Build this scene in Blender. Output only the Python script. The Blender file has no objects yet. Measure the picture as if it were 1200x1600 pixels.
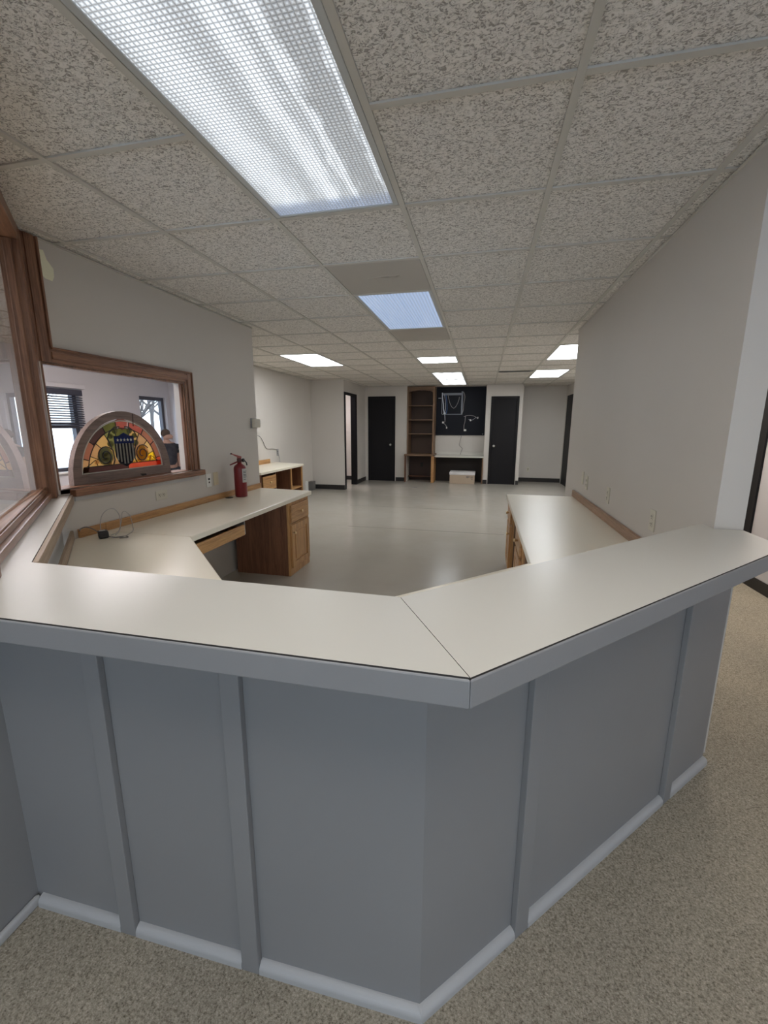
import bpy, math, random
from mathutils import Matrix, Vector
random.seed(7)
S2 = math.sqrt(0.5)
H = 2.34            # ceiling height
T = 0.6096          # ceiling grid module (two feet)
sc = bpy.context.scene
COL = sc.collection

# ------------------------------------------------------------------ materials
def newmat(name):
    m = bpy.data.materials.new(name); m.use_nodes = True
    nt = m.node_tree
    return m, nt, nt.nodes['Principled BSDF'], nt.nodes['Material Output']

def nd(nt, typ, **kw):
    n = nt.nodes.new(typ)
    for k, v in kw.items():
        if k in n.inputs: n.inputs[k].default_value = v
        else: setattr(n, k, v)
    return n

def ramp(nt, fac, stops):
    r = nt.nodes.new('ShaderNodeValToRGB')
    e = r.color_ramp.elements
    while len(e) < len(stops): e.new(0.5)
    for el, (p, c) in zip(e, stops):
        el.position = p; el.color = (*c, 1) if len(c) == 3 else c
    nt.links.new(fac, r.inputs['Fac'])
    return r.outputs['Color']

def plain(name, col, rough=0.6, metal=0.0, spec=0.5, bump=0.0, bscale=60.0):
    m, nt, b, o = newmat(name)
    b.inputs['Base Color'].default_value = (*col, 1)
    b.inputs['Roughness'].default_value = rough
    b.inputs['Metallic'].default_value = metal
    b.inputs['Specular IOR Level'].default_value = spec
    if bump:
        tc = nd(nt, 'ShaderNodeTexCoord')
        n = nd(nt, 'ShaderNodeTexNoise', Scale=bscale, Detail=4.0)
        nt.links.new(tc.outputs['Object'], n.inputs['Vector'])
        bp = nd(nt, 'ShaderNodeBump', Strength=bump, Distance=0.004)
        nt.links.new(n.outputs['Fac'], bp.inputs['Height'])
        nt.links.new(bp.outputs['Normal'], b.inputs['Normal'])
    return m

def mottled(name, c1, c2, scale=2.0, rough=0.6, bump=0.05, bscale=120, spec=0.4):
    m, nt, b, o = newmat(name)
    g = nd(nt, 'ShaderNodeNewGeometry')
    n = nd(nt, 'ShaderNodeTexNoise', Scale=scale, Detail=3.0)
    nt.links.new(g.outputs['Position'], n.inputs['Vector'])
    c = ramp(nt, n.outputs['Fac'], [(0.3, c1), (0.7, c2)])
    nt.links.new(c, b.inputs['Base Color'])
    b.inputs['Roughness'].default_value = rough
    b.inputs['Specular IOR Level'].default_value = spec
    n2 = nd(nt, 'ShaderNodeTexNoise', Scale=bscale, Detail=3.0)
    nt.links.new(g.outputs['Position'], n2.inputs['Vector'])
    bp = nd(nt, 'ShaderNodeBump', Strength=bump, Distance=0.003)
    nt.links.new(n2.outputs['Fac'], bp.inputs['Height'])
    nt.links.new(bp.outputs['Normal'], b.inputs['Normal'])
    return m

def oak(name, axis, c_dark, c_light, rough=0.4, angle=0.0):
    """wood with the grain along one axis (x, y or z), optionally turned about z"""
    m, nt, b, o = newmat(name)
    g = nd(nt, 'ShaderNodeNewGeometry')
    mp0 = nd(nt, 'ShaderNodeMapping'); mp0.inputs['Rotation'].default_value = (0, 0, -angle)
    mp = nd(nt, 'ShaderNodeMapping')
    s = {'x': (1.2, 26, 26), 'y': (26, 1.2, 26), 'z': (26, 26, 1.2)}[axis]
    mp.inputs['Scale'].default_value = s
    nt.links.new(g.outputs['Position'], mp0.inputs['Vector'])
    nt.links.new(mp0.outputs['Vector'], mp.inputs['Vector'])
    n = nd(nt, 'ShaderNodeTexNoise', Scale=1.0, Detail=6.0, Roughness=0.65, Distortion=0.7)
    nt.links.new(mp.outputs['Vector'], n.inputs['Vector'])
    n3 = nd(nt, 'ShaderNodeTexNoise', Scale=7.0, Detail=4.0, Roughness=0.7)
    nt.links.new(mp.outputs['Vector'], n3.inputs['Vector'])
    mx = nd(nt, 'ShaderNodeMath', operation='MULTIPLY_ADD')
    mx.inputs[1].default_value = 0.45
    nt.links.new(n3.outputs['Fac'], mx.inputs[0]); 
    m2 = nd(nt, 'ShaderNodeMath', operation='MULTIPLY'); m2.inputs[1].default_value = 0.6
    nt.links.new(n.outputs['Fac'], m2.inputs[0]); nt.links.new(m2.outputs[0], mx.inputs[2])
    mid = tuple((a + c) / 2 for a, c in zip(c_dark, c_light))
    c = ramp(nt, mx.outputs[0], [(0.38, c_dark), (0.5, mid), (0.66, c_light)])
    nt.links.new(c, b.inputs['Base Color'])
    b.inputs['Roughness'].default_value = rough
    bp = nd(nt, 'ShaderNodeBump', Strength=0.15, Distance=0.002)
    nt.links.new(mx.outputs[0], bp.inputs['Height'])
    nt.links.new(bp.outputs['Normal'], b.inputs['Normal'])
    return m

def ceiling_tile():
    m, nt, b, o = newmat('mineral_fibre_tile')
    g = nd(nt, 'ShaderNodeNewGeometry')
    mp = nd(nt, 'ShaderNodeMapping'); mp.inputs['Scale'].default_value = (1.0, 1.25, 1.0)
    nt.links.new(g.outputs['Position'], mp.inputs['Vector'])
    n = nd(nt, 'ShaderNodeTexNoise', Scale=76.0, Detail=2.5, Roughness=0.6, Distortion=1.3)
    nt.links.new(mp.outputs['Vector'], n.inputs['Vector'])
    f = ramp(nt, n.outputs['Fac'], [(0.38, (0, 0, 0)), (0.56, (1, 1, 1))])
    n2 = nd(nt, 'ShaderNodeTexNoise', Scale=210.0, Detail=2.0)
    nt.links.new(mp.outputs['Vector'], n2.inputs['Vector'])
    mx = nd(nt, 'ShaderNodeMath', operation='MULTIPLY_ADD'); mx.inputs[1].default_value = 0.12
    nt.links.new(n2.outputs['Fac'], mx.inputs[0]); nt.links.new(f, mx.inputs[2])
    c = ramp(nt, mx.outputs[0], [(0.0, (0.37, 0.34, 0.30)), (0.5, (0.80, 0.76, 0.70)), (1.0, (0.92, 0.88, 0.82))])  # crevice shade painted in: colour darkens where the relief dips
    nt.links.new(c, b.inputs['Base Color'])
    b.inputs['Roughness'].default_value = 0.95
    b.inputs['Specular IOR Level'].default_value = 0.1
    bp = nd(nt, 'ShaderNodeBump', Strength=0.75, Distance=0.004)
    nt.links.new(mx.outputs[0], bp.inputs['Height'])
    nt.links.new(bp.outputs['Normal'], b.inputs['Normal'])
    return m

def carpet():
    m, nt, b, o = newmat('loop_carpet')
    g = nd(nt, 'ShaderNodeNewGeometry')
    n = nd(nt, 'ShaderNodeTexNoise', Scale=190.0, Detail=3.0, Roughness=0.7)
    nt.links.new(g.outputs['Position'], n.inputs['Vector'])
    n2 = nd(nt, 'ShaderNodeTexNoise', Scale=1.3, Detail=2.0)
    nt.links.new(g.outputs['Position'], n2.inputs['Vector'])
    c = ramp(nt, n.outputs['Fac'], [(0.30, (0.17, 0.145, 0.11)), (0.47, (0.42, 0.375, 0.30)), (0.60, (0.54, 0.485, 0.40)), (0.72, (0.74, 0.68, 0.58))])
    c2 = ramp(nt, n2.outputs['Fac'], [(0.3, (0.88, 0.88, 0.88)), (0.7, (1.06, 1.05, 1.02))])
    mx = nd(nt, 'ShaderNodeMix', data_type='RGBA', blend_type='MULTIPLY'); mx.inputs['Factor'].default_value = 1.0
    nt.links.new(c, mx.inputs['A']); nt.links.new(c2, mx.inputs['B'])
    nt.links.new(mx.outputs['Result'], b.inputs['Base Color'])
    b.inputs['Roughness'].default_value = 1.0
    b.inputs['Specular IOR Level'].default_value = 0.05
    bp = nd(nt, 'ShaderNodeBump', Strength=0.9, Distance=0.006)
    nt.links.new(n.outputs['Fac'], bp.inputs['Height'])
    nt.links.new(bp.outputs['Normal'], b.inputs['Normal'])
    return m

def vinyl():
    m, nt, b, o = newmat('worn_sheet_floor')
    g = nd(nt, 'ShaderNodeNewGeometry')
    n = nd(nt, 'ShaderNodeTexNoise', Scale=1.1, Detail=5.0, Roughness=0.6)
    nt.links.new(g.outputs['Position'], n.inputs['Vector'])
    c = ramp(nt, n.outputs['Fac'], [(0.3, (0.405, 0.37, 0.32)), (0.55, (0.435, 0.40, 0.35)), (0.75, (0.46, 0.425, 0.375))])
    mp = nd(nt, 'ShaderNodeMapping'); mp.inputs['Scale'].default_value = (1.0, 2.2, 1.0)
    nt.links.new(g.outputs['Position'], mp.inputs['Vector'])
    n4 = nd(nt, 'ShaderNodeTexNoise', Scale=3.2, Detail=6.0, Roughness=0.75, Distortion=1.2)
    nt.links.new(mp.outputs['Vector'], n4.inputs['Vector'])
    sm = ramp(nt, n4.outputs['Fac'], [(0.67, (0, 0, 0)), (0.75, (0.18, 0.18, 0.18))])
    mx = nd(nt, 'ShaderNodeMix', data_type='RGBA'); 
    nt.links.new(sm, mx.inputs['Factor'])
    nt.links.new(c, mx.inputs['A']); mx.inputs['B'].default_value = (0.62, 0.585, 0.53, 1)
    nt.links.new(mx.outputs['Result'], b.inputs['Base Color'])
    r = ramp(nt, n4.outputs['Fac'], [(0.35, (0.17, 0.17, 0.17)), (0.75, (0.26, 0.26, 0.26))])
    nt.links.new(r, b.inputs['Roughness'])
    b.inputs['Specular IOR Level'].default_value = 0.55
    n3 = nd(nt, 'ShaderNodeTexNoise', Scale=9.0, Detail=4.0)
    nt.links.new(g.outputs['Position'], n3.inputs['Vector'])
    bp = nd(nt, 'ShaderNodeBump', Strength=0.05, Distance=0.004)
    nt.links.new(n3.outputs['Fac'], bp.inputs['Height'])
    nt.links.new(bp.outputs['Normal'], b.inputs['Normal'])
    return m

def pane_glass(name='clear_pane', tint=(0.96, 0.98, 0.98), ior=1.52):
    m = bpy.data.materials.new(name); m.use_nodes = True
    nt = m.node_tree; nt.nodes.clear()
    o = nd(nt, 'ShaderNodeOutputMaterial')
    t = nd(nt, 'ShaderNodeBsdfTransparent', Color=(*tint, 1))
    g = nd(nt, 'ShaderNodeBsdfGlossy', Roughness=0.0)
    f = nd(nt, 'ShaderNodeFresnel', IOR=ior)
    mx = nd(nt, 'ShaderNodeMixShader')
    ge = nd(nt, 'ShaderNodeNewGeometry')
    iv = nd(nt, 'ShaderNodeMath', operation='SUBTRACT'); iv.inputs[0].default_value = 1.0
    nt.links.new(ge.outputs['Backfacing'], iv.inputs[1])
    ml = nd(nt, 'ShaderNodeMath', operation='MULTIPLY')
    fa = nd(nt, 'ShaderNodeMath', operation='ADD'); fa.inputs[1].default_value = 1.0   # both faces of the sheet: 2F / (1 + F)
    nt.links.new(f.outputs[0], fa.inputs[0])
    fd = nd(nt, 'ShaderNodeMath', operation='DIVIDE'); nt.links.new(f.outputs[0], fd.inputs[0]); nt.links.new(fa.outputs[0], fd.inputs[1])
    f2 = nd(nt, 'ShaderNodeMath', operation='MULTIPLY'); f2.inputs[1].default_value = 2.0; nt.links.new(fd.outputs[0], f2.inputs[0])
    nt.links.new(f2.outputs[0], ml.inputs[0]); nt.links.new(iv.outputs[0], ml.inputs[1])
    nt.links.new(ml.outputs[0], mx.inputs[0]); nt.links.new(t.outputs[0], mx.inputs[1]); nt.links.new(g.outputs[0], mx.inputs[2])
    nt.links.new(mx.outputs[0], o.inputs[0])
    return m

def art_glass(name, col, clear=0.35):
    m = bpy.data.materials.new(name); m.use_nodes = True
    nt = m.node_tree; nt.nodes.clear()
    o = nd(nt, 'ShaderNodeOutputMaterial')
    t = nd(nt, 'ShaderNodeBsdfTransparent', Color=(*col, 1))
    tr = nd(nt, 'ShaderNodeBsdfTranslucent', Color=(*col, 1))
    d = nd(nt, 'ShaderNodeBsdfPrincipled', Roughness=0.2)
    d.inputs['Base Color'].default_value = (*[c * 0.8 for c in col], 1)
    g = nd(nt, 'ShaderNodeNewGeometry')
    n = nd(nt, 'ShaderNodeTexNoise', Scale=45.0, Detail=3.0)
    nt.links.new(g.outputs['Position'], n.inputs['Vector'])
    bp = nd(nt, 'ShaderNodeBump', Strength=0.4, Distance=0.004)
    nt.links.new(n.outputs['Fac'], bp.inputs['Height'])
    nt.links.new(bp.outputs['Normal'], d.inputs['Normal'])
    a = nd(nt, 'ShaderNodeMixShader'); a.inputs[0].default_value = clear
    nt.links.new(tr.outputs[0], a.inputs[1]); nt.links.new(t.outputs[0], a.inputs[2])
    b = nd(nt, 'ShaderNodeMixShader'); b.inputs[0].default_value = 0.30
    nt.links.new(a.outputs[0], b.inputs[1]); nt.links.new(d.outputs[0], b.inputs[2])
    nt.links.new(b.outputs[0], o.inputs[0])
    return m

def lamp_lens(name, col, strength, base=(0.6, 0.62, 0.65), tubes=None, cells=0.0, cellmix=0.0, ends=None, floor=0.30, ribs=False, ragged=False):
    """prismatic lamp lens: tubes = positions across the width (m) of the tubes behind it; ends = half length the tubes reach;
    cells = pitch of the moulded prisms"""
    m, nt, b, o = newmat(name)
    b.inputs['Base Color'].default_value = (*base, 1)
    b.inputs['Roughness'].default_value = 0.25
    b.inputs['Emission Color'].default_value = (*col, 1)
    b.inputs['Emission Strength'].default_value = strength
    tc = nd(nt, 'ShaderNodeTexCoord')
    sp = nd(nt, 'ShaderNodeSeparateXYZ'); nt.links.new(tc.outputs['Object'], sp.inputs[0])
    cur = None
    def mth(op, a, bb=None, cc=None):
        n = nd(nt, 'ShaderNodeMath', operation=op)
        for i, v in enumerate((a, bb, cc)):
            if v is None: continue
            if isinstance(v, (int, float)): n.inputs[i].default_value = v
            else: nt.links.new(v, n.inputs[i])
        return n.outputs[0]
    if tubes:
        tot = None
        xx = sp.outputs['X']
        if ragged:      # the prisms break the tubes' images up a little
            nz = nd(nt, 'ShaderNodeTexNoise', Scale=14.0, Detail=3.0)
            nm = nd(nt, 'ShaderNodeMapping'); nm.inputs['Scale'].default_value = (1.6, 0.45, 1.0)
            nt.links.new(tc.outputs['Object'], nm.inputs['Vector']); nt.links.new(nm.outputs['Vector'], nz.inputs['Vector'])
            xx = mth('ADD', xx, mth('MULTIPLY', mth('SUBTRACT', nz.outputs['Fac'], 0.5), 0.10))
        for tx, wd, st in tubes:
            d = mth('SUBTRACT', xx, tx)
            d = mth('DIVIDE', d, wd); d = mth('MULTIPLY', d, d); d = mth('MULTIPLY', d, -1.0)
            e = mth('MULTIPLY', mth('EXPONENT', d), st)
            tot = e if tot is None else mth('ADD', tot, e)
        if ends:
            ay = mth('ABSOLUTE', sp.outputs['Y'])
            mr = nd(nt, 'ShaderNodeMapRange'); mr.interpolation_type = 'SMOOTHSTEP'
            mr.inputs['From Min'].default_value = ends - 0.04; mr.inputs['From Max'].default_value = ends + 0.04
            mr.inputs['To Min'].default_value = 1.0; mr.inputs['To Max'].default_value = 0.12
            nt.links.new(ay, mr.inputs['Value'])
            tot = mth('MULTIPLY', tot, mr.outputs[0])
        cur = mth('ADD', tot, floor)
        if ends:        # beyond the tube ends only the blue-grey housing shows
            cm = nd(nt, 'ShaderNodeMix', data_type='RGBA')
            nt.links.new(mr.outputs[0], cm.inputs['Factor']); cm.inputs['A'].default_value = (0.50, 0.66, 1.0, 1); cm.inputs['B'].default_value = (*col, 1)
            nt.links.new(cm.outputs['Result'], b.inputs['Emission Color'])
    if cells:
        fx = mth('PINGPONG', sp.outputs['X'], cells / 2); fy = mth('PINGPONG', sp.outputs['Y'], cells / 2)
        px = mth('DIVIDE', fx, cells / 2); py = mth('DIVIDE', fy, cells / 2)
        hgt = px if ribs else mth('MINIMUM', px, py)
        cc = mth('ADD', mth('MULTIPLY', hgt, 2.0 * cellmix), 1.0 - cellmix)
        cur = cc if cur is None else mth('MULTIPLY', cur, cc)
        bp = nd(nt, 'ShaderNodeBump', Strength=0.8, Distance=0.004)
        nt.links.new(hgt, bp.inputs['Height']); nt.links.new(bp.outputs['Normal'], b.inputs['Normal'])
    if cur is not None:
        nt.links.new(mth('MULTIPLY', cur, strength), b.inputs['Emission Strength'])
    return m

WALL = mottled('wall_paint', (0.60, 0.565, 0.525), (0.63, 0.595, 0.555), 0.8, 0.55, 0.10, 160, 0.3)
WALL2 = mottled('cool_wall_paint', (0.60, 0.58, 0.60), (0.64, 0.62, 0.64), 0.8, 0.55, 0.10, 160, 0.3)
GREY = mottled('counter_paint', (0.285, 0.282, 0.285), (0.305, 0.302, 0.305), 1.4, 0.45, 0.06, 90, 0.4)
GREYL = plain('molding_paint', (0.52, 0.52, 0.53), 0.4)  # counter paint with the light its upturned face catches added to the colour
TILE = ceiling_tile()
TEE = plain('grid_enamel', (0.60, 0.575, 0.52), 0.7, spec=0.2)
CARPET = carpet()
VINYL = vinyl()
LAM = mottled('cream_laminate', (0.60, 0.58, 0.53), (0.63, 0.61, 0.56), 1.0, 0.30, 0.02, 200, 0.5)  # counter top colour darkened to offset the strong light falling on it
LAMD = mottled('warm_cream_laminate', (0.80, 0.74, 0.61), (0.83, 0.77, 0.64), 1.0, 0.30, 0.02, 200, 0.5)  # warmer worktop cream, brightened to make up for weak light there
LAMEDGE = plain('laminate_edge_line', (0.03, 0.025, 0.022), 0.6)
SEAM = plain('seam_filler', (0.16, 0.14, 0.12), 0.7)
OD, OL = (0.25, 0.115, 0.042), (0.62, 0.35, 0.14)
OAKX = oak('oak_along_x', 'x', OD, OL); OAKY = oak('oak_along_y', 'y', OD, OL); OAKZ = oak('oak_upright', 'z', OD, OL)
OAKD = oak('oak_along_diagonal', 'x', OD, OL, 0.4, -math.pi / 4)
TRIMY = oak('trim_oak_along_y', 'y', (0.105, 0.045, 0.026), (0.35, 0.17, 0.095)); TRIMZ = oak('trim_oak_upright', 'z', (0.105, 0.045, 0.026), (0.32, 0.16, 0.092))
TRIMD = oak('trim_oak_diagonal', 'x', (0.12, 0.055, 0.03), (0.36, 0.18, 0.10), 0.35, -math.pi / 4)
GREYOAK = oak('weathered_edge_oak', 'x', (0.24, 0.17, 0.115), (0.44, 0.33, 0.235), 0.5, -math.pi / 4)
DARKOAK = oak('red_stained_ply', 'z', (0.085, 0.032, 0.018), (0.24, 0.105, 0.055), 0.45)
WALN = oak('brown_shelf_wood', 'x', (0.10, 0.055, 0.03), (0.22, 0.13, 0.075), 0.5)
WALNZ = oak('brown_shelf_wood_upright', 'z', (0.12, 0.065, 0.036), (0.27, 0.16, 0.09), 0.5)
BLACKD = plain('black_door_paint', (0.0085, 0.0075, 0.009), 0.55, 0.0, 0.25)
BLACKB = plain('black_rubber', (0.018, 0.016, 0.016), 0.5)
DARKIN = plain('dark_cavity', (0.02, 0.015, 0.012), 0.8)
NAVY = plain('black_navy_board', (0.0055, 0.0065, 0.012), 0.6, spec=0.25, bump=0.1, bscale=8)
CHROME = plain('satin_nickel', (0.72, 0.70, 0.66), 0.28, 1.0)
BRASS = plain('brass_knob', (0.80, 0.62, 0.36), 0.3, 1.0)
STEEL = plain('zinc_steel', (0.5, 0.5, 0.5), 0.4, 1.0)
IVORY = plain('ivory_plastic', (0.66, 0.58, 0.42), 0.4)
ALMOND = plain('almond_plastic', (0.62, 0.59, 0.50), 0.4)
WHITEP = plain('white_plastic', (0.75, 0.75, 0.73), 0.4)
GREYP = plain('grey_plastic', (0.30, 0.30, 0.30), 0.5)
BLACKP = plain('black_plastic', (0.015, 0.015, 0.017), 0.35)
SLOT = plain('socket_slot', (0.02, 0.018, 0.015), 0.7)
CABLEW = plain('white_cable', (0.62, 0.66, 0.74), 0.5)
CABLEG = plain('grey_cable', (0.16, 0.15, 0.15), 0.5)
CABLEP = plain('pale_grey_cable', (0.42, 0.40, 0.40), 0.5)
CABLEB = plain('blue_cable', (0.05, 0.12, 0.30), 0.5)
RED = plain('red_enamel', (0.19, 0.013, 0.018), 0.28)
LABELM = plain('label_paper', (0.50, 0.51, 0.50), 0.5)
INK = plain('label_ink', (0.10, 0.10, 0.11), 0.6)
CARD = plain('tan_card', (0.46, 0.36, 0.27), 0.8)
CARDW = plain('white_card', (0.68, 0.66, 0.66), 0.7)
PATCH = plain('bare_plaster', (0.86, 0.85, 0.66), 0.9)
METALP = plain('tan_enamel_panel', (0.47, 0.435, 0.385), 0.5)
FRAMEG = plain('fixture_enamel', (0.55, 0.56, 0.55), 0.4)
DARKWIN = plain('dark_bronze_window', (0.075, 0.072, 0.088), 0.5)
BLIND = plain('dark_blind_slat', (0.045, 0.045, 0.065), 0.5)
SNOW = plain('snow', (0.82, 0.85, 0.9), 0.8)
BARK = plain('bark', (0.07, 0.06, 0.055), 0.9)
GLASS = pane_glass()
OLDWOOD = oak('old_grey_brown_wood', 'y', (0.13, 0.09, 0.075), (0.27, 0.195, 0.165), 0.6)
LEAD = plain('lead_came', (0.06, 0.06, 0.06), 0.5, 0.3)
CAMEL = plain('bright_border_came', (0.60, 0.57, 0.50), 0.5)

# ------------------------------------------------------------------ geometry helpers
ORG = {}
class MB:
    def __init__(self, M=None):
        self.v = []; self.f = []; self.mi = []; self.M = M or Matrix(); self.cur = 0
    def _add(self, vs, fs):
        n = len(self.v)
        self.v += [self.M @ Vector(p) for p in vs]
        for f in fs:
            self.f.append([i + n for i in f]); self.mi.append(self.cur)
        return self
    def box(self, x0, y0, z0, x1, y1, z1):
        if x0 > x1: x0, x1 = x1, x0
        if y0 > y1: y0, y1 = y1, y0
        if z0 > z1: z0, z1 = z1, z0
        return self._add([(x0, y0, z0), (x1, y0, z0), (x1, y1, z0), (x0, y1, z0), (x0, y0, z1), (x1, y0, z1), (x1, y1, z1), (x0, y1, z1)],
                         [(3, 2, 1, 0), (4, 5, 6, 7), (0, 1, 5, 4), (1, 2, 6, 5), (2, 3, 7, 6), (3, 0, 4, 7)])
    def prism(self, poly, z0, z1, side=None):
        a = sum(poly[i][0] * poly[(i + 1) % len(poly)][1] - poly[(i + 1) % len(poly)][0] * poly[i][1] for i in range(len(poly)))
        if a < 0: poly = poly[::-1]
        n = len(poly)
        self._add([(x, y, z0) for x, y in poly] + [(x, y, z1) for x, y in poly], [tuple(range(n))[::-1], tuple(range(n, 2 * n))])
        k = len(self.v) - 2 * n
        c = self.cur
        for i in range(n):
            j = (i + 1) % n
            self.f.append([k + i, k + j, k + n + j, k + n + i]); self.mi.append(c if side is None else side)
        return self
    def slab(self, poly, x0, x1):
        """outline given in (y, z), thickness along x"""
        n = len(poly)
        a = sum(poly[i][0] * poly[(i + 1) % n][1] - poly[(i + 1) % n][0] * poly[i][1] for i in range(n))
        if a < 0: poly = poly[::-1]
        if x0 > x1: x0, x1 = x1, x0
        vs = [(x0, y, z) for y, z in poly] + [(x1, y, z) for y, z in poly]
        fs = [tuple(range(n))[::-1], tuple(range(n, 2 * n))] + [(i, (i + 1) % n, n + (i + 1) % n, n + i) for i in range(n)]
        return self._add(vs, fs)
    def xz(self, poly, y0, y1):
        """outline given in (x, z), thickness along y"""
        n = len(poly)
        if y0 > y1: y0, y1 = y1, y0
        a = sum(poly[i][0] * poly[(i + 1) % n][1] - poly[(i + 1) % n][0] * poly[i][1] for i in range(n))
        if a < 0: poly = poly[::-1]
        vs = [(x, y0, z) for x, z in poly] + [(x, y1, z) for x, z in poly]
        fs = [tuple(range(n)), tuple(range(n, 2 * n))[::-1]] + [((i + 1) % n, i, n + i, n + (i + 1) % n) for i in range(n)]
        return self._add(vs, fs)
    def tube(self, pts, r, n=8, closed=False, rs=None):
        pts = [Vector(p) for p in pts]; m = len(pts); rings = []
        vs = []; up = Vector((0, 0, 1)); prev = None
        for i, p in enumerate(pts):
            if closed: d = pts[(i + 1) % m] - pts[i - 1]
            else: d = pts[min(i + 1, m - 1)] - pts[max(i - 1, 0)]
            if d.length < 1e-9: d = Vector((0, 0, 1))
            d.normalize()
            if prev is None:
                a = d.cross(up)
                if a.length < 1e-3: a = d.cross(Vector((1, 0, 0)))
            else:
                a = prev - d * prev.dot(d)
            a.normalize(); prev = a; b = d.cross(a)
            rr = rs[i] if rs else r
            vs += [tuple(p + a * math.cos(2 * math.pi * k / n) * rr + b * math.sin(2 * math.pi * k / n) * rr) for k in range(n)]
        fs = []
        for i in range(m if closed else m - 1):
            j = (i + 1) % m
            for k in range(n):
                l = (k + 1) % n
                fs.append((i * n + k, i * n + l, j * n + l, j * n + k))
        if not closed:
            fs.append(tuple(range(n))[::-1]); fs.append(tuple(range((m - 1) * n, m * n)))
        return self._add(vs, fs)
    def lathe(self, prof, c=(0, 0, 0), n=24, axis='z'):
        """prof: list of (radius, height)"""
        vs = []; fs = []
        for r, h in prof:
            for k in range(n):
                a = 2 * math.pi * k / n; x, y = r * math.cos(a), r * math.sin(a)
                p = {'z': (x, y, h), 'x': (h, x, y), 'y': (y, h, x)}[axis]
                vs.append((p[0] + c[0], p[1] + c[1], p[2] + c[2]))
        for i in range(len(prof) - 1):
            for k in range(n):
                l = (k + 1) % n
                fs.append((i * n + k, i * n + l, (i + 1) * n + l, (i + 1) * n + k))
        fs.append(tuple(range(n))[::-1]); fs.append(tuple(range((len(prof) - 1) * n, len(prof) * n)))
        return self._add(vs, fs)
    def build(self, name, mats, parent=None, bevel=0.0, smooth=False, label=None, cat=None, group=None, kind=None, seg=2):
        me = bpy.data.meshes.new(name)
        xs = [v.x for v in self.v]; ys = [v.y for v in self.v]; zs = [v.z for v in self.v]
        o = Vector(((min(xs) + max(xs)) / 2, (min(ys) + max(ys)) / 2, min(zs) if parent is None else (min(zs) + max(zs)) / 2))
        me.from_pydata([tuple(v - o) for v in self.v], [], self.f)
        if not isinstance(mats, (list, tuple)): mats = [mats]
        for m in mats: me.materials.append(m)
        me.polygons.foreach_set('material_index', self.mi)
        if smooth: me.polygons.foreach_set('use_smooth', [True] * len(me.polygons))
        me.update()
        ob = bpy.data.objects.new(name, me); COL.objects.link(ob)
        ob.location = o - (ORG[parent.name] if parent else Vector())
        if parent: ob.parent = parent
        ORG[ob.name] = o
        if bevel:
            b = ob.modifiers.new('bevel', 'BEVEL'); b.width = bevel; b.segments = seg; b.limit_method = 'ANGLE'; b.angle_limit = math.radians(40)
        elif smooth:
            pass
        tag(ob, label, cat, group, kind)
        return ob

def tag(o, label=None, cat=None, group=None, kind=None):
    if label: o['label'] = label
    if cat: o['category'] = cat
    if group: o['group'] = group
    if kind: o['kind'] = kind
    return o

def thing(name, loc, label, cat, group=None):
    o = bpy.data.objects.new(name, None); COL.objects.link(o)
    o.location = loc; o.empty_display_size = 0.1
    ORG[o.name] = Vector(loc)
    return tag(o, label, cat, group)

def frame(ox, oy, oz, ang):
    return Matrix.Translation((ox, oy, oz)) @ Matrix.Rotation(ang, 4, 'Z')

def wall(name, p0, p1, thick, z0=0.0, z1=H + 0.03, holes=(), mat=None):
    """wall face on the line p0-p1, body to the LEFT of that direction; holes = (s0, s1, z0, z1)"""
    d = Vector((p1[0] - p0[0], p1[1] - p0[1])); L = d.length
    m = MB(frame(p0[0], p0[1], 0, math.atan2(d.y, d.x)))
    s = 0.0
    for (a, b, c, e) in sorted(holes):
        if a > s: m.box(s, 0, z0, a, thick, z1)
        if c > z0: m.box(a, 0, z0, b, thick, c)
        if e < z1: m.box(a, 0, e, b, thick, z1)
        s = b
    if s < L: m.box(s, 0, z0, L, thick, z1)
    return m.build(name, mat or WALL, kind='structure')

# ------------------------------------------------------------------ floor and ceiling
MB().box(-5.5, 0.0, -0.05, 3.2, 10.2, 0.0).build('floor', VINYL, kind='structure')
fl = bpy.data.objects['floor']
for (x0, y0, x1, y1) in ((-1.40, 4.155, 0.72, 4.163), (-1.87, 5.72, 0.45, 5.726)):
    MB().box(x0, y0, 0.0, x1, y1, 0.0012).build('floor_seam', SEAM, fl)
MB().prism([(-5.5, -4.7), (3.2, -4.7), (3.2, 3.44), (1.30, 3.44), (1.30, 0.40), (0.26, -0.62), (-0.9, -0.62), (-1.98, 0.42), (-1.98, 2.7), (-3.33, 3.9), (-3.33, 5.6), (-5.5, 5.6)], 0.0, 0.008).build('floor_carpet', CARPET, kind='structure')

I0, I1, J0, J1 = -10, 6, -8, 18
FIX = {}   # ceiling cells taken by fixtures
def take(i, j, n=1):
    for k in range(n): FIX[(i, j + k)] = (k < n - 1)
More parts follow.
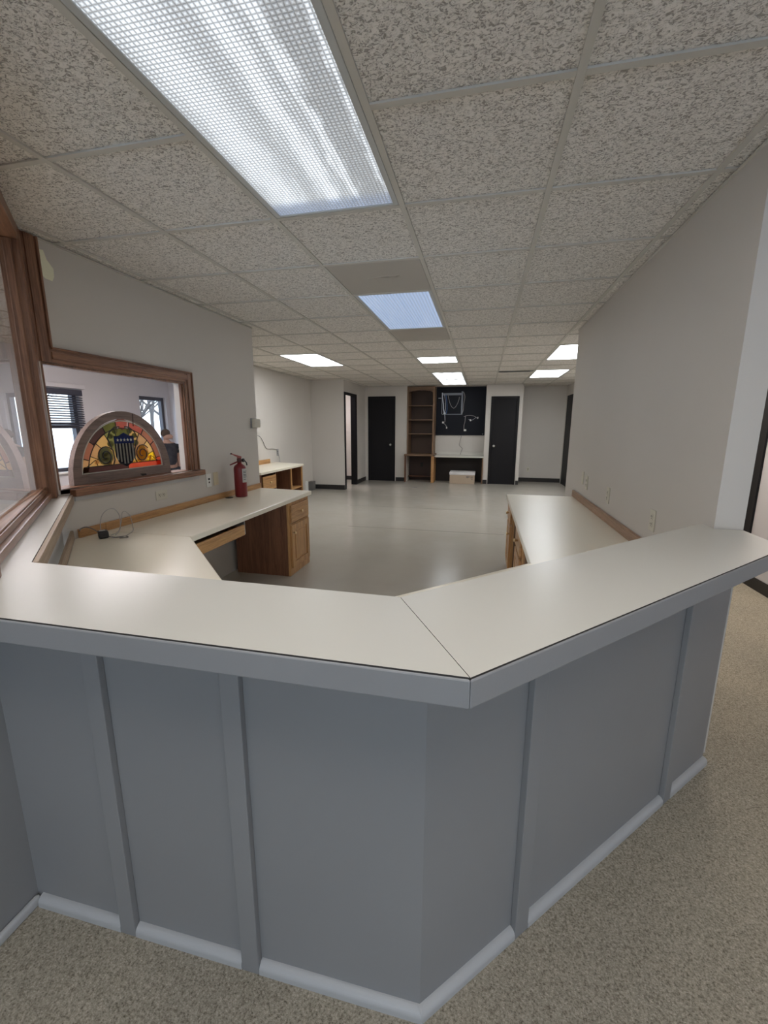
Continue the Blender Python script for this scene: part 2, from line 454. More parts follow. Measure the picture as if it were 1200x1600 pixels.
# fixtures: (column, row, rows)
take(-1, -1, 2); take(-1, 2); take(-1, 3, 2); take(-1, 5)
take(-1, 8); take(-1, 11, 2); take(-1, 13, 2); take(-4, 7, 2); take(2, 7, 2); take(2, 11, 2)
LOBBY_FILL = [(-1, -3, 2), (1, -3, 2), (3, 3, 2)]  # unseen lights added to brighten the counter, worktops and side hall
for a in LOBBY_FILL: take(*a)
WAIT_FILL = [(-5, -2, 2), (-6, 3, 2), (-6, 13, 1)]  # unseen lights added to brighten the waiting room and side room
for a in WAIT_FILL: take(*a)
SAG = (1, 11)
m = MB()
for i in range(I0, I1):
    for j in range(J0, J1):
        if (i, j) in FIX: continue
        x, y = i * T, j * T
        if (i, j) == SAG:
            m._add([(x, y, H - 0.022), (x + T, y, H - 0.018), (x + T, y + T, H + 0.008), (x, y + T, H + 0.008)], [(3, 2, 1, 0)])
        else:
            m._add([(x, y, H + 0.008), (x + T, y, H + 0.008), (x + T, y + T, H + 0.008), (x, y + T, H + 0.008)], [(3, 2, 1, 0)])
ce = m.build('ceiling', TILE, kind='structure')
m = MB()
for i in range(I0, I1 + 1):
    m.box(i * T - 0.012, J0 * T, H, i * T + 0.012, J1 * T, H + 0.007)
for j in range(J0, J1 + 1):
    for i in range(I0, I1):
        if FIX.get((i, j - 1)): continue
        m.box(i * T + 0.0125, j * T - 0.012, H + 0.0005, (i + 1) * T - 0.0125, j * T + 0.012, H + 0.007)
m.build('ceiling_grid', TEE, ce)
MB().box(I0 * T, J0 * T, H + 0.16, I1 * T, J1 * T, H + 0.2).build('roof_slab', plain('deck', (0.3, 0.3, 0.3)), kind='structure')

LENS_NEAR = lamp_lens('prismatic_lens', (0.86, 0.93, 1.0), 0.49, tubes=[(-0.17, 0.10, 0.70), (0.03, 0.05, 0.75), (0.125, 0.022, 0.65), (0.262, 0.012, 0.5)], cells=0.0145, cellmix=0.78, ends=0.50, floor=0.36, ragged=True)
LENS_BLUE = lamp_lens('ribbed_blue_lens', (0.45, 0.64, 1.0), 0.25, cells=0.024, cellmix=0.30, ribs=True)
LENS_HOT = lamp_lens('bright_lens', (0.95, 0.98, 1.0), 6.5)
LENS_TUBE = lamp_lens('bright_lens_showing_tubes', (0.93, 0.98, 1.0), 1.0, tubes=[(-0.19, 0.06, 1.6), (0.0, 0.06, 1.6), (0.19, 0.06, 1.6)], floor=0.26)
def troffer(i, j, n, lens, label):
    x, y = i * T, j * T; L = n * T
    t = thing('ceiling_light', (x + T / 2, y + L / 2, H), label, 'ceiling light', 'ceiling lights')
    e, fw = 0.014, 0.024
    m = MB()
    m.box(x + e, y + e, H + 0.001, x + e + fw, y + L - e, H + 0.012).box(x + T - e - fw, y + e, H + 0.001, x + T - e, y + L - e, H + 0.012)
    m.box(x + e + fw, y + e, H + 0.001, x + T - e - fw, y + e + 0.014, H + 0.012).box(x + e + fw, y + L - e - 0.014, H + 0.001, x + T - e - fw, y + L - e, H + 0.012)
    m.build('light_frame', FRAMEG, t, bevel=0.002)
    MB().box(x + e + fw, y + e + 0.014, H + 0.005, x + T - e - fw, y + L - e - 0.014, H + 0.011).build('light_lens', lens, t)
    MB().box(x + 0.013, y + 0.013, H + 0.0125, x + T - 0.013, y + L - 0.013, H + 0.10).build('light_housing', FRAMEG, t)
    return t
troffer(-1, -1, 2, LENS_NEAR, 'large prismatic ceiling light with bright streaks directly above the reception counter')
troffer(-1, 3, 2, LENS_BLUE, 'dim blue ribbed ceiling light between two blank metal panels')
troffer(-1, 8, 1, LENS_HOT, 'small square bright ceiling light beyond the dim blue one')
troffer(-1, 11, 2, LENS_TUBE, 'bright ceiling light with tubes showing, front one of the end-to-end pair near the bookcase')
troffer(-1, 13, 2, LENS_TUBE, 'bright ceiling light with tubes showing, right against the black board')
troffer(-4, 7, 2, LENS_HOT, 'bright ceiling light on the left of the far room, above the small rear desk')
troffer(2, 7, 2, LENS_HOT, 'bright ceiling light partly hidden by the edge of the right wall')
troffer(2, 11, 2, LENS_HOT, 'bright ceiling light in the recess at the far right')
LENS_LOBBY_FILL = lamp_lens('lobby_lens', (1.0, 0.97, 0.93), 2.7)
LENS_HALL_FILL = lamp_lens('hall_lens', (1.0, 0.93, 0.84), 6.5)
for k, (i, j, n) in enumerate(LOBBY_FILL):
    troffer(i, j, n, LENS_HALL_FILL if k == 2 else LENS_LOBBY_FILL, ['ceiling light over the lobby carpet, end to end with the large prismatic one', 'ceiling light over the middle of the lobby carpet', 'ceiling light over the side hall carpet'][k])
LENS_WAIT_FILL = lamp_lens('waiting_lens', (1.0, 0.93, 0.95), 13.0)
for k, (i, j, n) in enumerate(WAIT_FILL):
    troffer(i, j, n, LENS_WAIT_FILL, ['ceiling light over the near end of the waiting room', 'ceiling light over the far end of the waiting room', 'ceiling light in the small room behind the open left doorway'][k])
def blank_panel(j, label):
    x, y = -T, j * T
    t = thing('ceiling_panel', (x + T / 2, y + T / 2, H), label, 'ceiling panel', 'blank metal ceiling panels')
    MB().box(x + 0.014, y + 0.014, H + 0.002, x + T - 0.014, y + T - 0.014, H + 0.008).build('panel_sheet', METALP, t, bevel=0.002)
    m = MB()
    if j == 2:
        for (a, b, c, d) in ((0.21, 0.28, 0.27, 0.40), (0.30, 0.26, 0.36, 0.40), (0.40, 0.25, 0.43, 0.38), (0.24, 0.27, 0.42, 0.285)):
            m.box(x + a, y + b, H + 0.0015, x + c, y + d, H + 0.004)
    else:
        m.box(x + 0.1, y + 0.29, H + 0.0015, x + 0.5, y + 0.297, H + 0.004)
    m.build('raised_scuff', METALP, t)
blank_panel(2, 'blank tan metal ceiling panel on the near side of the dim blue light')
blank_panel(5, 'blank grey metal ceiling panel on the far side of the dim blue light')

# ------------------------------------------------------------------ walls
XL, XR, YF = -1.91, 1.29, 9.25
# bodies lie to the left of the direction of travel
wl = wall('wall_left', (XL, 0.42), (XL, 2.67), 0.10, holes=[(0.02, 1.16, 1.03, 1.72)])
MB().slab([(0.515, 2.288), (0.545, 2.292), (0.558, 2.25), (0.590, 2.215), (0.588, 2.175), (0.575, 2.15), (0.535, 2.152), (0.512, 2.17)], XL, XL + 0.0015).build('bare_patch', PATCH, wl, label='unpainted pale plaster patch')
wall('wall_left_end', (XL - 0.10, 2.67 - 0.12), (-3.28, 3.92), -0.12)
wall('wall_left_rear', (-3.28, 3.90), (-3.28, 7.50), 0.10)
wall('wall_diagonal', (XL - 0.05, 0.47), (-0.852, -0.638), -0.10, 0, 0.96)      # low wall under the diagonal window
wall('wall_lobby_left', (-0.83, -4.5), (-0.83, -0.703), 0.12, mat=GREY)
wall('wall_right', (XR, 3.44), (XR, 0.40), 0.10)
wall('wall_hall_back', (XR + 0.10, 3.34), (2.75, 3.34), 0.10)
wall('wall_hall_right', (2.75, 3.34), (2.75, -4.5), 0.12, mat=WALL2)
wall('wall_lobby_front', (2.87, -4.5), (-0.95, -4.5), 0.12, holes=[(0.25, 1.65, 0.35, 2.15), (1.75, 3.15, 0.35, 2.15)])
wall('wall_right_rear', (2.33, 9.95), (2.33, 3.44), 0.10)
# far wall with openings: door 1, niche, door 2
x0 = -4.6
wall('wall_back', (1.27, YF), (x0, YF), -0.12, holes=[(1.27 - 1.145, 1.27 - 0.595, 0, 2.03), (1.27 - 0.435, 1.27 + 1.46, 0, H + 0.03), (1.27 + 1.80, 1.27 + 2.41, 0, 2.06)])
wall('wall_niche_back', (-1.60, 9.70), (0.55, 9.70), 0.10)
wall('wall_niche_left', (-1.46, YF + 0.12), (-1.46, 9.70), 0.10)
wall('wall_niche_right', (0.435, 9.70), (0.435, YF + 0.12), 0.10)
wall('wall_recess_side', (1.27, YF + 0.12), (1.27, 9.95), 0.12)
wall('wall_recess_back', (1.15, 9.95), (2.43, 9.95), 0.10)
wall('wall_jog', (x0, 7.50), (-2.53, 7.50), 0.12)
wall('wall_side_door', (-2.53, 7.62), (-2.53, YF), 0.12, holes=[(0.0, 0.77, 0, 2.08)])
wall('wall_side_room', (x0, 7.5), (x0, YF + 0.12), 0.10, mat=WALL2)
# waiting room behind the left windows
W1 = (2.99, 3.66, 0.76, 1.87); W2 = (4.78, 5.40, 0.76, 1.87)
wall('wall_waiting', (-5.2, -4.5), (-5.2, 5.62), 0.14, mat=WALL2, holes=[(W1[0] + 4.5, W1[1] + 4.5, W1[2], W1[3]), (W2[0] + 4.5, W2[1] + 4.5, W2[2], W2[3]), (-1.0 + 4.5, 0.6 + 4.5, 0.76, 1.87)])
wall('wall_waiting_end', (-5.2, 5.50), (-3.36, 5.50), 0.12, mat=WALL2)
wall('wall_waiting_front', (-0.95, -4.5), (-5.34, -4.5), 0.12, mat=WALL2, holes=[(0.6, 3.6, 0.5, 2.1)])  # opening for an unseen window added to brighten the room

def baseboard(name, p0, p1, h=0.10):
    d = Vector((p1[0] - p0[0], p1[1] - p0[1]))
    m = MB(frame(p0[0], p0[1], 0, math.atan2(d.y, d.x)))
    m.box(0, -0.010, 0.0, d.length, 0, h)
    m.build(name, BLACKB, kind='structure', bevel=0.003)
# visible face is to the right of the direction
baseboard('baseboard_jog', (-3.28, 7.50), (-2.53, 7.50))
baseboard('baseboard_side', (-2.53, 8.46), (-2.53, YF))
baseboard('baseboard_back', (-1.735, YF), (-1.50, YF))
baseboard('baseboard_niche', (0.435, YF), (0.535, YF)); baseboard('baseboard_column', (1.205, YF), (1.27, YF))
baseboard('baseboard_recess', (1.27, 9.95), (2.33, 9.95))
baseboard('baseboard_hall', (2.75, 2.83), (2.75, -4.5), 0.11)
baseboard('baseboard_side_room', (-4.5, YF), (-2.65, YF))
m = MB()
m.box(XR - 0.012, 0.40, H - 0.004, XR, 3.44, H); m.box(XL, 0.5, H - 0.004, XL + 0.012, 2.67, H)
m.box(-2.53, YF - 0.014, H - 0.004, -1.46, YF, H); m.box(0.435, YF - 0.014, H - 0.004, 1.27, YF, H); m.box(-3.28, 3.9, H - 0.004, -3.266, 7.5, H)
m.build('trim_1', TEE, kind='structure')

# doors ---------------------------------------------------------------------
def knob(x, y, z, parent, axis='y', s=-1):
    m = MB(); p = [(0.0, 0), (0.030, 0.0), (0.031, 0.006), (0.014, 0.012), (0.012, 0.030), (0.022, 0.036), (0.028, 0.048), (0.025, 0.060), (0.012, 0.066)]
    m.lathe([(max(r, 0.001), h * s) for r, h in p], (x, y, z), 20, axis)
    return m.build('door_knob', CHROME, parent, smooth=True, label='round satin metal knob')
def far_door(name, xa, xb, zt, kx, cw=0.045, recess=0.015):
    d = MB().box(xa, YF + recess, 0.0005, xb, YF + recess + 0.035, zt - 0.004).build(name, BLACKD, kind='structure', bevel=0.002)
    m = MB()
    m.box(xa - cw, YF - 0.014, 0, xa + 0.006, YF, zt + cw).box(xb - 0.006, YF - 0.014, 0, xb + cw, YF, zt + cw).box(xa + 0.006, YF - 0.014, zt - 0.012, xb - 0.006, YF, zt + cw)
    m.box(xa - 0.002, YF, 0, xa + 0.010, YF + 0.012, zt).box(xb - 0.010, YF, 0, xb + 0.002, YF + 0.012, zt)
    m.build('door_casing', BLACKD, d, bevel=0.003)
    knob(kx, YF + recess, 0.92, d)
    return d
far_door('door_1', -2.41, -1.80, 2.06, -1.875)
far_door('door_2', 0.595, 1.145, 2.03, 0.66)
# door 3: open doorway in the left side wall
m = MB(); xs = -2.53
m.box(xs, 7.515, 0, xs + 0.014, 7.60, 2.10).box(xs, 8.38, 0, xs + 0.014, 8.455, 2.10).box(xs, 7.60, 2.04, xs + 0.014, 8.38, 2.10)
m.box(xs - 0.12, 8.375, 0, xs, 8.388, 2.08).box(xs - 0.12, 7.62, 2.065, xs, 8.38, 2.078)
d3 = m.build('door_3', BLACKD, kind='structure', bevel=0.003)
m = MB(frame(-2.665, 7.635, 0, math.radians(178))); m.box(0, -0.040, 0.01, 0.74, -0.004, 2.05)
dl = m.build('door_leaf', BLACKD, d3, bevel=0.002)
# door 4: black door on the far right wall
xs = 2.33
m = MB()
m.box(xs - 0.014, 8.78, 0, xs, 8.85, 2.10).box(xs - 0.014, 9.68, 0, xs, 9.75, 2.10).box(xs - 0.014, 8.85, 2.04, xs, 9.68, 2.10)
d4 = m.build('door_4', BLACKD, kind='structure', bevel=0.003)
MB().box(xs - 0.010, 8.85, 0.006, xs - 0.001, 9.68, 2.04).build('door_leaf', BLACKD, d4)
# door 5: black cased door on the side hall wall, mostly behind the end of the right wall
xs = 2.75
m = MB()
m.box(xs - 0.018, 2.83, 0.008, xs, 2.92, 2.10).box(xs - 0.018, 3.27, 0.008, xs, 3.335, 2.10).box(xs - 0.018, 2.92, 2.03, xs, 3.27, 2.10)
d5 = m.build('door_5', BLACKD, kind='structure', bevel=0.003)
MB().box(xs - 0.008, 2.92, 0.012, xs, 3.27, 2.03).build('door_leaf', BLACKD, d5)

# interior windows ------------------------------------------------------------
def casing(m, y0, y1, z0, z1, x=XL):
    """two-step moulded casing board"""
    m.box(x, y0, z0, x + 0.014, y1, z1)
XW = XL
m = MB()
# right jamb casing, head casing (both stepped), left corner board up to the ceiling
m.box(XW, 1.58, 1.03, XW + 0.012, 1.662, 1.80).box(XW, 1.600, 1.03, XW + 0.018, 1.640, 1.785).box(XW, 1.652, 1.03, XW + 0.022, 1.664, 1.802)
win1 = m.build('window_1', TRIMZ, kind='structure', bevel=0.003)
m = MB()
m.box(XW, 0.50, 1.72, XW + 0.012, 1.58, 1.80).box(XW, 0.50, 1.738, XW + 0.018, 1.60, 1.778).box(XW, 0.50, 1.790, XW + 0.022, 1.652, 1.802)
m.build('window_head', TRIMY, win1, bevel=0.003)
m = MB()
m.box(XW, 0.422, 1.72, XW + 0.012, 0.505, H - 0.001).box(XW, 0.436, 1.72, XW + 0.018, 0.486, H - 0.001).box(XW, 0.495, 1.80, XW + 0.022, 0.507, H - 0.001)
m.build('corner_board', TRIMZ, win1, bevel=0.003)
m = MB()
m.box(XW - 0.045, 0.441, 1.03, XW, 0.453, 1.72).box(XW - 0.045, 1.568, 1.03, XW, 1.58, 1.72).box(XW - 0.045, 0.453, 1.708, XW, 1.568, 1.72)
m.box(XW - 0.03, 1.558, 1.03, XW - 0.012, 1.568, 1.708)
m.build('window_jamb', TRIMZ, win1, bevel=0.002)
m = MB()
m.box(XW - 0.13, 0.44, 1.000, XW, 1.58, 1.034).box(XW, 0.50, 0.985, XW + 0.045, 1.70, 1.027)
m.build('window_sill', TRIMY, win1, bevel=0.005)
MB().box(XW, 0.52, 0.955, XW + 0.012, 1.655, 0.985).build('window_apron', GREYL, win1)
# diagonal window over the side ledge: local x along the wall, y towards the waiting room
MD = frame(-1.91, 0.42, 0, -math.pi / 4)
LD = 1.55
m = MB(MD)
m.box(0.0, -0.075, 1.0, 0.082, 0.01, H - 0.001).box(0.082, -0.055, 1.06, 0.092, -0.02, 2.27)
win2 = m.build('window_2', TRIMZ, kind='structure', bevel=0.004)
def dparts():
    m = MB(MD); m.box(LD - 0.02, -0.095, 1.0, LD + 0.005, 0.01, H - 0.001).build('window_post', TRIMZ, win2, bevel=0.004)
    m = MB(MD); m.box(0.082, -0.095, 2.27, LD - 0.02, 0.01, H - 0.001).build('window_head', TRIMD, win2, bevel=0.004)
    m = MB(MD); m.box(0.082, -0.095, 1.001, LD - 0.02, -0.012, 1.030).box(0.092, -0.092, 1.030, LD - 0.02, -0.030, 1.055).box(0.092, -0.042, 1.055, LD - 0.02, -0.034, 1.064)
    m.build('window_rail', TRIMD, win2, bevel=0.004)
# the frame body lies on the waiting side of the wall line, so y is negative towards the waiting room
MD = MD @ Matrix()
dparts()
# the sheet sits a touch askew in its rebate
MB(MD @ Matrix.Translation((0.0, -0.046, 0)) @ Matrix.Rotation(math.radians(-1.15), 4, 'Z')).box(0.075, -0.0025, 1.05, LD - 0.015, 0.0025, 2.275).build('window_pane', GLASS, win2)
# outside windows of the waiting room
def dark_window(name, y0, y1, z0, z1, mid=True):
    x = -5.2; m = MB(); fw = 0.06
    m.box(x - 0.12, y0, z0, x - 0.05, y0 + fw, z1).box(x - 0.12, y1 - fw, z0, x - 0.05, y1, z1).box(x - 0.12, y0 + fw, z1 - fw, x - 0.05, y1 - fw, z1).box(x - 0.12, y0 + fw, z0, x - 0.05, y1 - fw, z0 + 0.045)
    if mid: m.box(x - 0.11, y0 + fw, (z0 + z1) / 2 + 0.03, x - 0.05, y1 - fw, (z0 + z1) / 2 + 0.10)
    w = m.build(name, DARKWIN, kind='structure')
    MB().box(x - 0.09, y0 + fw, z0 + 0.045, x - 0.084, y1 - fw, z1 - fw).build('window_pane', GLASS, w)
    MB().box(x - 0.05, y0 - 0.03, z0 - 0.03, x + 0.04, y1 + 0.03, z0).build('window_sill', WHITEP, w, bevel=0.004)
    return w
dark_window('window_3', *W1); dark_window('window_4', *W2, mid=False); dark_window('window_5', -1.0, 0.6, 0.76, 1.87)
t = thing('venetian_blind', (-5.19, 3.33, 1.38), 'dark venetian blind pulled halfway down over the bright waiting room window', 'blind')
MB().box(-5.195, 2.97, 1.79, -5.15, 3.68, 1.868).build('headrail', BLIND, t, bevel=0.003)
MB().box(-5.185, 2.98, 1.345, -5.15, 3.67, 1.362).build('bottom_rail', BLIND, t, bevel=0.003)
for k in range(13):
    z = 1.385 + k * 0.0315
    mm = MB(Matrix.Translation((-5.168, 3.325, z)) @ Matrix.Rotation(math.radians(12), 4, 'Y'))
    mm.box(-0.022, -0.345, -0.006, 0.022, 0.345, 0.006).build('slat', BLIND, t)
for y in (3.08, 3.55): MB().tube([(-5.144, y, 1.35), (-5.144, y, 1.80)], 0.0015, 5).build('ladder_cord', BLIND, t)
MB().box(-5.2, 2.90, 1.885, -5.15, 3.74, 1.945).build('trim_2', WALL2, kind='structure', bevel=0.006)
# lobby front windows and added unseen waiting room window for brightness: frames only
for k, (xa, xb, za, zb) in enumerate(((1.22, 2.62, 0.35, 2.15), (-0.28, 1.12, 0.35, 2.15), (-4.55, -1.55, 0.5, 2.1))):
    m = MB(); f = 0.05
    m.box(xa, -4.60, za, xa + f, -4.53, zb).box(xb - f, -4.60, za, xb, -4.53, zb).box(xa + f, -4.60, za, xb - f, -4.53, za + f).box(xa + f, -4.60, zb - f, xb - f, -4.53, zb)
    m.box((xa + xb) / 2 - 0.02, -4.59, za + f, (xa + xb) / 2 + 0.02, -4.54, zb - f)
    w = m.build('window_%d' % (6 + k), DARKWIN, kind='structure')
    MB().box(xa + f, -4.572, za + f, xb - f, -4.566, zb - f).build('window_pane', GLASS, w)

# ------------------------------------------------------------------ reception counter
CT = 1.0
t = thing('reception_counter', (0.2, -0.6, 0.0), 'grey panelled reception counter with a cream laminate top angled at the corner', 'counter')
B, G = (0.39, -0.847), (0.222, -0.552)
def side_top(m, poly):
    m.prism(poly, CT - 0.02, CT, side=1)
m = MB()
side_top(m, [(-0.83, -0.847), (B[0] - 0.0008, B[1]), (G[0] - 0.0008, G[1]), (-0.868, -0.542), (XL + 0.002, 0.500), (XL + 0.002, 0.385), (-0.83, -0.695)])
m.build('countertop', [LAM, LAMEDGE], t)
m = MB()
side_top(m, [(B[0] + 0.0008, B[1]), (1.385, 0.148), (1.385, 0.392), (1.288, 0.392), (1.288, 0.475), (1.27, 0.475), (G[0] + 0.0008, G[1])])
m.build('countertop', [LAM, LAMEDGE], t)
# apron boards under the front edge
ap = 0.052
m = MB(); m.prism([(-0.83, -0.850), (B[0] + 0.0015, -0.850), (B[0] - 0.006, -0.830), (-0.83, -0.830)], CT - 0.004 - ap, CT - 0.0035)
m.build('apron', GREY, t, bevel=0.003)
m = MB(); m.prism([(B[0] + 0.0015, -0.850), (1.388, 0.1465), (1.388, 0.393), (1.368, 0.393), (1.368, 0.155), (B[0] - 0.006, -0.830)], CT - 0.004 - ap, CT - 0.0035)
m.build('apron', GREY, t, bevel=0.003)
# sub-top closing the underside
MB().prism([(-0.83, -0.83), (B[0] - 0.006, -0.83), (1.368, 0.155), (1.368, 0.39), (1.285, 0.39), (0.235, -0.56), (-0.86, -0.55), (-0.83, -0.69)], CT - 0.045, CT - 0.0205).build('underside', GREY, t)
# panels of the front
MB().prism([(-0.83, -0.705), (0.308, -0.705), (0.262, -0.595), (-0.83, -0.595)], 0.008, 0.954).build('front_panel', GREY, t, label='bluish grey panel facing the lobby')
MB().prism([(0.308, -0.705), (1.352, 0.339), (1.352, 0.396), (1.258, 0.396), (0.262, -0.595)], 0.008, 0.954).build('front_panel', GREY, t, label='grey panel angled towards the side hall')
for x in (-0.50, -0.128):
    MB().box(x - 0.024, -0.724, 0.008, x + 0.024, -0.705, 0.9535).build('batten', GREY, t, bevel=0.002)
MDIAG = frame(0.308, -0.705, 0, math.pi / 4)
for s in (0.338, 1.140):
    MB(MDIAG).box(s - 0.026, -0.019, 0.008, s + 0.026, 0, 0.9535).build('batten', GREY, t, bevel=0.002)
def molding(M, s0, s1, parent):
    m = MB(M); n = 8; r = 0.019
    pr = [(0, 0.008)] + [(-r * math.cos(a) if True else 0, 0.022 + r * 0.95 * math.sin(a)) for a in [math.pi / 2 * k / n for k in range(n + 1)]]
    pr = [(0.0, 0.008), (-r, 0.008)] + [(-r * math.cos(math.pi / 2 * k / n), 0.020 + r * math.sin(math.pi / 2 * k / n)) for k in range(n + 1)]
    vs = [(s0, y, z) for y, z in pr] + [(s1, y, z) for y, z in pr]; N = len(pr)
    m._add(vs, [tuple(range(N)), tuple(range(N, 2 * N))[::-1]] + [((i + 1) % N, i, N + i, N + (i + 1) % N) for i in range(N)])
    return m.build('base_molding', GREYL, parent)
MFRONT = frame(0, -0.705, 0, 0)
for a, b in ((-0.81, -0.525), (-0.475, -0.153), (-0.103, 0.316)): molding(MFRONT, a, b, t)
for a, b in ((-0.008, 0.311), (0.365, 1.113), (1.167, 1.477)): molding(MDIAG, a, b, t)
# oak strip along the inner edge of the side ledge
MI = frame(-0.868, -0.542, 0, 3 * math.pi / 4)
MB(MI).box(0.0, -0.016, CT - 0.052, 1.44, -0.001, CT - 0.001).build('edge_strip', GREYOAK, t, bevel=0.002, label='bare oak strip under the inner edge of the side ledge')
MB().box(-0.83, -0.595, 0.74, 0.25, -0.585, 0.95).build('back_panel', WALL, t)
# molding along the low side wall (setting)
m = MB(frame(-0.83, -4.5, 0, math.pi / 2))
m.box(0, -0.018, 0.008, 3.79, 0, 0.038).build('trim_3', GREYL, kind='structure', bevel=0.008, seg=3)

# ------------------------------------------------------------------ worktops behind the counter
ZL, ZR = 0.737, 0.718
t = thing('worktop', (-1.6, 1.65, 0), 'cream laminate worktop along the left wall under the stained glass opening', 'worktop')
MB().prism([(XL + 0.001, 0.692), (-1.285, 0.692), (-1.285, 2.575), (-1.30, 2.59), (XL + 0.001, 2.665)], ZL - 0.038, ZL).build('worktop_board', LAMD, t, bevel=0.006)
MB().box(XL + 0.001, 0.693, ZL, XL + 0.019, 2.665, ZL + 0.052).build('backsplash', OAKY, t, bevel=0.003, label='oak backsplash strip')
MB().lathe([(0.018, -0.001), (0.034, 0.0), (0.036, 0.002), (0.034, 0.004), (0.024, 0.003), (0.018, 0.0015)], (-1.855, 2.0, ZL), 20).build('grommet', plain('dark_grommet', (0.05, 0.035, 0.025), 0.6), t, label='dark cable hole')
t = thing('worktop', (-0.6, 0.0, 0), 'cream laminate corner worktop tucked inside the counter below the side ledge', 'worktop')
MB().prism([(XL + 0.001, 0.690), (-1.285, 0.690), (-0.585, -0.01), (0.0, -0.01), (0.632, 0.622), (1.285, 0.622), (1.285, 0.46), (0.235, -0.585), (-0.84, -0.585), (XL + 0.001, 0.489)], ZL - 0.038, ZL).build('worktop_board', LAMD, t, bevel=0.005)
MB().box(XL + 0.001, 0.512, ZL, XL + 0.019, 0.692, ZL + 0.052).build('backsplash', OAKY, t, bevel=0.003, label='short oak backsplash strip under the window')
MI2 = frame(-0.866, -0.577, 0, 3 * math.pi / 4)
MB(MI2).box(0.03, -0.018, ZL, 1.47, -0.002, ZL + 0.055).build('backsplash', GREYOAK, t, bevel=0.003, label='oak backsplash strip along the diagonal')
t = thing('worktop', (0.97, 1.8, 0), 'long cream laminate worktop along the plain right wall', 'worktop')
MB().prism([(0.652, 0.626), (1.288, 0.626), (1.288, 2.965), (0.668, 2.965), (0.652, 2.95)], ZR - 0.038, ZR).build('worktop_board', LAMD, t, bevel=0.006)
MB().box(1.270, 0.63, ZR, 1.288, 2.985, ZR + 0.062).build('backsplash', oak('speckled_oak', 'y', (0.15, 0.075, 0.04), (0.42, 0.26, 0.16)), t, bevel=0.003, label='oak backsplash strip')

def small_knob(m_parent, M, x, z, mat=BRASS):
    MB(M).lathe([(0.006, 0.0), (0.006, -0.012), (0.013, -0.016), (0.015, -0.022), (0.010, -0.027), (0.002, -0.028)], (x, 0, z), 14, 'y').build('knob', mat, m_parent, smooth=True, label='small round knob')

def cabinet(M, w, d, h, label, group, knobside=0.5, drawer=0.15, door=True, org=(0, 0, 0), side=DARKOAK):
    """front on local y=0 facing -y, width along local x"""
    t = thing('base_cabinet', tuple(M @ Vector((w / 2, d / 2, 0))), label, 'cabinet', group)
    m = MB(M)
    m.box(0, 0.02, 0, 0.018, d, h).box(w - 0.018, 0.02, 0, w, d, h).box(0.018, 0.02, 0.06, w - 0.018, d, 0.078).box(0.018, d - 0.012, 0.078, w - 0.018, d, h).box(0.018, 0.06, 0.0, w - 0.018, 0.075, 0.06)
    m.build('carcass', side, t)
    m = MB(M)
    m.box(0, 0, 0.0, 0.04, 0.02, h).box(w - 0.04, 0, 0.0, w, 0.02, h).box(0.04, 0, h - 0.035, w - 0.04, 0.02, h).box(0.04, 0, 0.0, w - 0.04, 0.02, 0.085).box(0.04, 0, h - drawer - 0.075, w - 0.04, 0.02, h - drawer - 0.04)
    m.build('face_frame', OAKZ, t, bevel=0.002)
    z1 = h - 0.028
    dr = MB(M).box(0.028, -0.018, z1 - drawer, w - 0.028, 0, z1).build('drawer', OAKX if abs(M[0][0]) > 0.5 else OAKY, t, bevel=0.006)
    small_knob(dr, M @ Matrix.Translation((0, -0.018, 0)), w / 2, z1 - drawer / 2)
    if door:
        za, zb = 0.07, z1 - drawer - 0.022
        m = MB(M); s = 0.055
        m.box(0.028, -0.018, za, 0.028 + s, 0, zb).box(w - 0.028 - s, -0.018, za, w - 0.028, 0, zb).box(0.028 + s, -0.018, za, w - 0.028 - s, 0, za + s).box(0.028 + s, -0.018, zb - s, w - 0.028 - s, 0, zb)
        dd = m.build('door', OAKZ, t, bevel=0.003)
        MB(M).box(0.028 + s, -0.008, za + s, w - 0.028 - s, 0, zb - s).box(0.028 + s + 0.022, -0.015, za + s + 0.022, w - 0.05 - s, -0.006, zb - s - 0.022).build('door_panel', OAKZ, dd, bevel=0.005)
        small_knob(dd, M @ Matrix.Translation((0, -0.018, 0)), 0.055 if knobside < 0.5 else w - 0.055, zb - 0.07)
    return t
# left pedestal: faces +x, local x runs along -y -> rotate by +90deg: local x -> +y, local -y -> +x
ML = frame(-1.303, 2.06, 0, math.pi / 2)
cabinet(ML, 0.455, 0.55, ZL - 0.038, 'oak base cabinet with raised panel door under the far end of the left worktop', None, 0.0, 0.165)
t = thing('pencil_drawer', (-1.35, 1.02, ZL - 0.15), 'shallow oak pencil drawer hung under the left worktop', 'drawer')
MB().box(-1.300, 0.72, 0.598, -1.282, 1.285, 0.676).build('drawer_front', OAKY, t, bevel=0.004)
MB().box(-1.66, 0.74, 0.615, -1.302, 0.752, 0.665).box(-1.66, 1.254, 0.615, -1.302, 1.266, 0.665).box(-1.66, 0.752, 0.610, -1.302, 1.254, 0.618).build('drawer_tray', DARKOAK, t)
for y in (0.70, 1.292):
    MB().box(-1.70, y, 0.625, -1.290, y + 0.008, 0.6988).box(-1.325, y - 0.002, 0.60, -1.29, y + 0.012, 0.6988).build('slide', STEEL, t, label='zinc drawer slide')
MR = frame(0.690, 2.945, 0, -math.pi / 2)     # faces -x, local x runs towards -y
for k, (y1, w, lab) in enumerate(((2.945, 0.46, 'oak base cabinet at the far end of the right worktop'), (1.90, 0.45, 'oak base cabinet with a bright knob midway along the right worktop'))):
    cabinet(frame(0.690, y1, 0, -math.pi / 2), w, 0.56, ZR - 0.038, lab, None, 0.9 if k else 0.9, 0.15, side=WALNZ)

